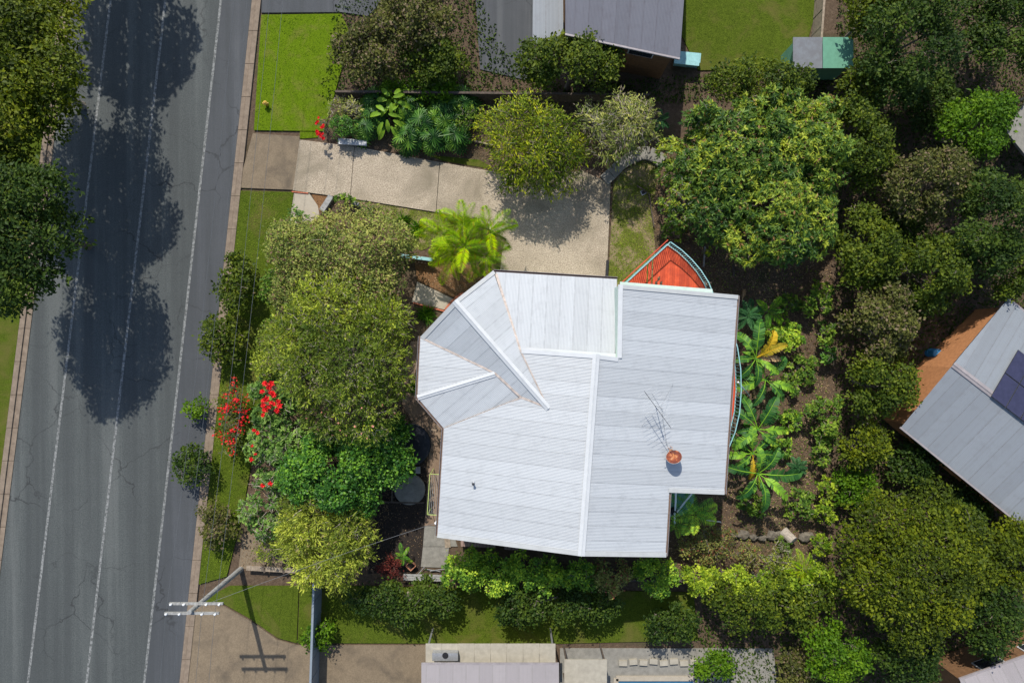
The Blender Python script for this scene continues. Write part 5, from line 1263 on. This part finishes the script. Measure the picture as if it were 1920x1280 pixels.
def simple_house(name,label,slopes,wallmat,roofmat,z0=0.0):
    """slopes: list of (corner pixels with heights); first two corners are the ridge, last two the eave"""
    b=P(slopes[0][2][0],slopes[0][2][1],0); h=thing(name,label,'house',b)
    allp=[]
    ro=None
    for sl4 in slopes:
        w=[P(x,y,z) for x,y,z in sl4]; pl=plane3(w[0],w[1],w[2]); w[3]=PP(sl4[3][0],sl4[3][1],pl)
        if ro is None:
            mb=MB()
        a=[q-pl[1]*0.06 for q in w]; mb.add(a,[(0,1,2,3)]); allp.append((w,pl))
    ro=mb.build('roof',M['dark'],h)
    for w,pl in allp: corrugated(None,pl,M[roofmat],ro,facets=4,world_pts=w)
    for w,pl in allp:
        # eave gutter and wall below the eave, gable ends follow the slope
        d=(w[3]-w[2]).normalized(); inn=Vector((-d.y,d.x,0)); 
        if (w[0]-w[2]).dot(inn)<0: inn=-inn
        mb=MB(); mb.bar(w[2]-Vector((0,0,0.06))-inn*0.05,w[3]-Vector((0,0,0.06))-inn*0.05,0.12,0.11); mb.build('gutter',M['gutter'],ro)
        q=[w[2]+inn*0.4+d*0.3,w[3]+inn*0.4-d*0.3]; e=[w[1]+d*(-0.0)+(w[1]-w[0]).normalized()*-0.3,w[0]+(w[1]-w[0]).normalized()*0.3]
        mb=MB(); low=-0.1
        def wl(a,b): mb.add([(a.x,a.y,low),(b.x,b.y,low),(b.x,b.y,b.z-0.1),(a.x,a.y,a.z-0.1)],[(0,1,2,3)])
        wl(q[0],q[1]); wl(q[1],e[1]); wl(e[0],q[0]); mb.build('wall',M[wallmat],h)
        for t in (0.3,0.7):
            p=q[0].lerp(q[1],t); zc=p.z-1.1; rot=Matrix((d,-inn,Vector((0,0,1)))).transposed()
            m2=MB(); m2.box(Vector((p.x,p.y,zc))-inn*0.03,1.5,0.06,1.1,rot=rot); wi=m2.build('window',M['cap'],h)
            m3=MB(); m3.box(Vector((p.x,p.y,zc))-inn*0.05,1.36,0.06,0.96,rot=rot); m3.build('pane',M['glass'],wi)
    rc=allp[0][0]; cap_strip(rc[0],rc[1],0.18,0.05,0.03,M['gutter'],'ridge_cap',parent=ro)
    return h,ro,allp
simple_house('house','dark grey roofed neighbouring house with brown wall at the top edge',
   [[(1060,-120,5.6),(1290,-110,5.6),(1275,108,4.4),(1060,62,4.4)],[(1060,-120,5.6),(1290,-110,5.6),(1290,-300,4.4),(1050,-310,4.4)]],'brown_wall','roof_grey')
mb=MB(); 
cp=thing('carport','flat light grey carport beside the dark grey roofed house','carport',P(1025,60,0))
w=[P(1000,-120,3.6),P(1056,-120,3.6),P(1056,62,3.4),P(998,100,3.4)]; plc=plane3(w[0],w[1],w[2]); w=[PP(x,y,plc) for x,y in ((1000,-120),(1056,-120),(1056,62),(998,100))]
mb=MB(); mb.add([q-Vector((0,0,0.06)) for q in w],[(0,1,2,3)]); cr=mb.build('roof',M['dark'],cp); corrugated(None,plc,M['roof_blue'],cr,facets=4,world_pts=w)
for x,y in ((1004,90),(1050,62),(1004,-60)):
    q=P(x,y,3.3); mb=MB(); mb.box((q.x,q.y,1.6),0.1,0.1,3.3); mb.build('post',M['galv'],cp)
h2,ro2,al2=simple_house('house','light grey roofed house with solar panels and orange gable wall on the right',
   [[(1787,683,3.9),(2060,893,3.9),(1980,1035,2.9),(1690,800,2.9)],[(1787,683,3.9),(2060,893,3.9),(2170,790,2.9),(1890,560,2.9)]],'orange_wall','roof_blue')
plS=al2[1][1]; w_=al2[1][0]; ee=(w_[1]-w_[0]).normalized(); nn=plS[1]; dd=nn.cross(ee).normalized()
if (w_[3]-w_[0]).dot(dd)<0: dd=-dd
rot=Matrix((ee,dd,nn)).transposed(); s0=PP(1853,745,plS)
for r in range(3):
    for cc in range(4):
        if r==2 and cc==0: continue
        q=s0+ee*(0.55+cc*1.06+(0.0 if r<2 else 0.0))+dd*(0.95+r*1.72)
        sp=thing('solar_panel',['first','second','third','fourth'][cc]+' dark solar panel from the left in the '+['lowest','middle','upper'][r]+' row on the right-hand house','solar panel',q,'solar panels on the right-hand house')
        mb=MB(); mb.box(q+nn*0.10,1.03,1.68,0.035,rot=rot); mb.build('frame',M['dark'],sp)
        mb=MB(); mb.box(q+nn*0.115,0.99,1.64,0.02,rot=rot); mb.build('cell_panel',M['solar'],sp)
        mb=MB(); mb.box(q+nn*0.04,0.05,1.5,0.09,rot=rot); mb.build('mount_rail',M['galv'],sp)
drum=thing('drum','bright blue plastic drum beside the orange terrace','drum',P(1742,662,0)); c=ORG[drum.name]
mb=MB(); mb.lathe(c,[(0.29,0),(0.31,0.3),(0.29,0.32),(0.31,0.6),(0.29,0.85),(0.27,0.88)],16); mb.build('body',M['blue'],drum); mb=MB(); mb.lathe(c+Vector((0.1,0,0.885)),[(0.05,0),(0.05,0.04)],10); mb.build('cap',M['pvc'],drum)
# shed
sh=thing('garden_shed','small shed with grey and green roof halves at the top right lawn','shed',P(1545,105,0))
for nm,x0,x1,mt,z in (('grey',1487,1542,'roof_blue',2.5),('green',1543,1600,'shed_green',2.5)):
    w=[P(x0,70,z),P(x1,70,z),P(x1,128,z-0.25),P(x0,128,z-0.25)]; mb=MB(); mb.add([q for q in w]+[q-Vector((0,0,0.05)) for q in w],[(0,1,2,3),(7,6,5,4),(0,4,5,1),(1,5,6,2),(2,6,7,3),(3,7,4,0)]); mb.build('roof_panel',M[mt],sh)
a=P(1490,74,2.3); b=P(1596,126,2.2); mb=MB(); mb.box(((a.x+b.x)/2,(a.y+b.y)/2,1.1),abs(b.x-a.x)-0.1,abs(b.y-a.y)-0.1,2.2); mb.build('wall',M['shed_green'],sh)
mb=MB(); mb.box(((a.x+b.x)/2-0.8,b.y+0.03,1.0),0.9,0.05,1.9); mb.build('door',M['galv'],sh)
# small things by the dark grey house
bn=thing('water_tank','aqua box with grey lid beside the dark grey roofed house','box',P(1290,112,0)); mb=MB(); mb.box(P(1288,112,0.4),1.5,0.6,0.8,rz=-0.1); mb.build('body',M['aqua'],bn); mb=MB(); mb.box(P(1288,112,0.83),1.55,0.65,0.05,rz=-0.1); mb.build('lid',M['aqua'],bn)
# bottom houses
simple_house('house','pale pinkish metal roofed house at the bottom edge',[[(790,1420,4.6),(1050,1420,4.6),(1048,1246,3.6),(790,1246,3.6)],[(790,1420,4.6),(1050,1420,4.6),(1050,1560,3.6),(790,1560,3.6)]],'cream','roof_pale')
pg=thing('patio_awning','cream flat patio awning above the pale pinkish roof','awning',P(920,1225,0))
for i in range(8):
    x0=798+i*30.5; mb=MB(); mb.prism(pxpoly([(x0,1206),(x0+30,1206),(x0+30,1243),(x0,1243)],2.6),2.55+0.012*(i%2),2.6+0.012*(i%2)); mb.build('panel',M['cream'],pg)
for x in (803,1036):
    q=P(x,1210,2.5); mb=MB(); mb.box((q.x,q.y,1.25),0.1,0.1,2.58); mb.build('post',M['galv'],pg)
ac=thing('air_conditioner','dark grey air conditioner box on the cream awning','air conditioner',P(835,1226,2.62)); mb=MB(); mb.box(P(835,1228,2.85),1.5,0.45,0.42); mb.build('body',M['galv'],ac); mb=MB(); mb.lathe(P(835,1228,3.05),[(0.18,0),(0.18,0.03)],16); mb.build('fan_grille',M['black'],ac)
sht=thing('garden_shelter','small cream roofed shelter right of the pale pinkish house','shelter',P(1098,1258,0))
mb=MB(); mb.prism(pxpoly([(1058,1236),(1138,1236),(1138,1300),(1058,1300)],2.4),2.3,2.4); mb.build('roof',M['cream'],sht)
for x,y in ((1062,1240),(1134,1240),(1062,1296),(1134,1296)):
    q=P(x,y,2.3); mb=MB(); mb.box((q.x,q.y,1.15),0.09,0.09,2.3); mb.build('post',M['darktimber'],sht)
for i in range(8):
    mb=MB(); q=P(1168+i*19,1240+rnd.uniform(-2,2),0.15); mb.box(q,0.50,0.32,0.2,rz=rnd.uniform(-.1,.1)); tag(mb.build('stone_block',M['cream'],None,Vector((q.x,q.y,0.05))),['first','second','third','fourth','fifth','sixth','seventh','eighth'][i]+' tan block from the left in the paved yard row','block','row of tan blocks in the paved yard')
pool=thing('pool','blue pool edge at the bottom of the paved yard','pool',P(1230,1300,0)); mb=MB(); mb.prism(pxpoly([(1160,1272),(1300,1272),(1305,1420),(1155,1420)],0.10),0.0,0.10); mb.build('water',M['poolwater'],pool)
for (a,b) in (((1155,1271),(1306,1271)),((1155,1271),(1150,1420)),((1306,1271),(1310,1420))):
    mb=MB(); mb.bar(P(*a,0.13),P(*b,0.13),0.3,0.1); mb.build('coping',M['concrete'],pool)
# fences
def fence(label,a,b,h,mat,n,zc=0.0):
    t=thing('boundary_fence',label,'fence',P((a[0]+b[0])/2,(a[1]+b[1])/2,0)); A=P(*a,0);B=P(*b,0); d=(B-A).normalized(); x=Vector((-d.y,d.x,0))
    for i in range(n):
        p=A.lerp(B,i/n); q=A.lerp(B,(i+0.985)/n); mb=MB(); mb.bar(p+Vector((0,0,h/2))+x*0.01*(i%2),q+Vector((0,0,h/2))+x*0.01*(i%2),0.05,h); mb.build('panel',M[mat],t)
        mb=MB(); mb.box(p+Vector((0,0,h/2+0.03)),0.1,0.1,h+0.06,rz=math.atan2(d.y,d.x)); mb.build('post',M[mat],t)
    mb=MB(); mb.bar(A+Vector((0,0,h+0.04)),B+Vector((0,0,h+0.04)),0.13,0.05); mb.build('capping',M[mat],t)
M['fence_grey']=m_plain('blue_grey_fence',(0.20,0.235,0.27),0.5,0,0.1,3)
fence('blue-grey metal fence running to the bottom edge left of centre',(604,1075),(596,1320),1.8,'fence_grey',7)
fence('brown paling fence along the top boundary of the block',(640,186),(1210,192),1.3,'darktimber',14)
fence('brown paling fence behind the southern hedge',(850,1068),(1290,1074),1.4,'darktimber',14)
fence('timber fence along the lawn beside the shed',(1518,130),(1532,-60),1.4,'timber',6)
hy=thing('hydrant_marker','small yellow-orange hydrant on the striped street lawn','hydrant',P(502,198,0)); c=ORG[hy.name]
mb=MB(); mb.lathe(c,[(0.16,0),(0.16,0.05),(0.1,0.07),(0.1,0.42),(0.14,0.44),(0.14,0.49),(0.04,0.58)],14); mb.build('body',M['yellow'],hy)
for s in (-1,1):
    mb=MB(); mb.lathe(c+Vector((0.11*s,0,0.38)),[(0.06,0),(0.06,0.08*1)],10,Vector((s,0,0))); mb.build('outlet',M['yellow'],hy)
co=thing('pool_shell','concrete rimmed grey roof corner at the right picture edge','roof',P(1925,230,0))
mb=MB(); mb.prism(pxpoly([(1886,245),(1960,140),(2100,220),(2010,330),(1930,300)],2.4),2.2,2.4); mb.build('slab',M['concrete_grey'],co)
for x,y in ((1905,245),(1950,170),(1990,300)):
    q=P(x,y,2.2); mb=MB(); mb.box((q.x,q.y,1.1),0.12,0.12,2.2); mb.build('post',M['galv'],co)
simple_house('house','brown trimmed grey roof at the bottom right corner',[[(1850,1420,4.4),(2100,1330,4.4),(2040,1190,3.4),(1800,1275,3.4)],[(1850,1420,4.4),(2100,1330,4.4),(2150,1480,3.4),(1900,1560,3.4)]],'brown_wall','roof_pale')

# ------------------------------------------------------------------ litter, grass
def in_poly(pts, X, Y):
    n=len(pts); r=np.zeros(len(X),bool); j=n-1
    for i in range(n):
        xi,yi=pts[i]; xj,yj=pts[j]
        c=((yi>Y)!=(yj>Y)) & (X<(xj-xi)*(Y-yi)/(yj-yi+1e-12)+xi); r^=c; j=i
    return r
def scatter(name,label,cat,polys,n,mat,L,W,z,grass=False,seed=1,tmu=0.5):
    rg_=np.random.default_rng(seed); Cs=[]
    for pts,zz in polys:
        w=pxpoly(pts,zz); xs=[p[0] for p in w]; ys=[p[1] for p in w]
        a=(max(xs)-min(xs))*(max(ys)-min(ys)); k=int(n*a)
        X=rg_.uniform(min(xs),max(xs),k); Y=rg_.uniform(min(ys),max(ys),k); m=in_poly(w,X,Y)
        Cs.append(np.stack([X[m],Y[m],np.full(m.sum(),zz+z)],1))
    C=np.concatenate(Cs,0); m=len(C); C[:,:2]+=rg_.normal(0,0.07,(m,2)) if grass else 0.0; a=rg_.uniform(0,6.28,m)
    D=nrm(np.stack([np.cos(a),np.sin(a),rg_.uniform(0.5,1.6,m) if grass else rg_.uniform(-0.05,0.35,m)],1))
    V,FA=leaf_arrays(C,D,L*rg_.uniform(0.5,1.4,m),W*rg_.uniform(0.6,1.3,m),rg_,droop=0.3 if grass else 0.0,flat=1.2)
    # large-scale tint so that patches differ
    tt=tmu+0.18*np.sin(C[:,0]*1.3+C[:,1]*0.7)*np.cos(C[:,1]*1.1)+rg_.normal(0,0.2,m)
    tag(np_obj(name,V,FA,M[mat],None,Vector((0,0,0)),tint=np.repeat(tt,2)),label,cat,None,'stuff')
east_yard=[(1145,540),(1232,300),(1260,260),(1560,205),(1565,700),(1556,1100),(1250,1095),(1260,930),(1360,930),(1385,560)]
scatter('leaf_litter','brown fallen leaves covering the bare earth east of the house','litter',[(east_yard,0.0)],95,'litter',0.10,0.05,0.012,seed=3)
scatter('leaf_litter','brown fallen leaves on the western garden beds','litter',[([(560,370),(740,395),(770,560),(780,720),(700,1070),(450,1066),(480,800),(520,560)],0.0),([(600,200),(1240,200),(1150,330),(690,275)],0.0)],70,'litter',0.09,0.045,0.03,seed=4)
scatter('leaf_litter','pale dry leaf bits on the black mulch bed','litter',[([(700,985),(706,930),(790,800),(800,830),(800,1000),(788,1070),(690,1075)],0.02)],30,'litter',0.07,0.035,0.012,seed=6)
scatter('leaf_litter','loose orange bark chips on the mulch bed under the golden palm','litter',[([(776,478),(900,500),(935,520),(862,563),(782,526)],0.03)],160,'litter',0.09,0.04,0.012,seed=8)
scatter('grass','short patchy green grass on the small lawns of the block','grass',[([(1150,345),(1166,322),(1205,300),(1235,312),(1228,360),(1222,400),(1228,460),(1226,540),(1140,540)],0.03),([(664,374),(745,388),(885,412),(880,430),(790,470),(742,448),(720,450),(690,430)],0.035)],260,'grass',0.10,0.03,0.0,True,seed=9)
scatter('grass','mown green grass on the street lawns','grass',[([(490,28),(640,26),(655,60),(640,130),(608,246),(476,244)],0.10),([(560,198),(592,196),(596,258),(563,260)],0.05),([(446,357),(551,360),(520,560),(490,760),(455,960),(425,1080),(372,1095),(396,850),(422,560)],0.10)],220,'grass',0.07,0.025,0.0,True,seed=10,tmu=0.35)
scatter('ground_cover','low tangled green ground cover in the right-hand gardens','ground cover',[([(1570,-40),(1990,-40),(1990,560),(1680,780),(1900,1000),(1990,1300),(1300,1300),(1320,1110),(1565,1110)],0.0),([(640,-40),(880,-40),(980,160),(1560,130),(1565,195),(600,190)],0.0)],55,'L_out2',0.22,0.11,0.05,True,seed=12)
scatter('ground_cover','patchy weeds on the bare earth east of the house','ground cover',[([(1400,640),(1560,560),(1556,1000),(1440,960)],0.0),([(1235,400),(1400,440),(1560,520),(1480,600),(1300,520)],0.0),([(1400,760),(1556,760),(1556,1060),(1300,1040)],0.0)],22,'L_mid',0.13,0.06,0.02,True,seed=13)
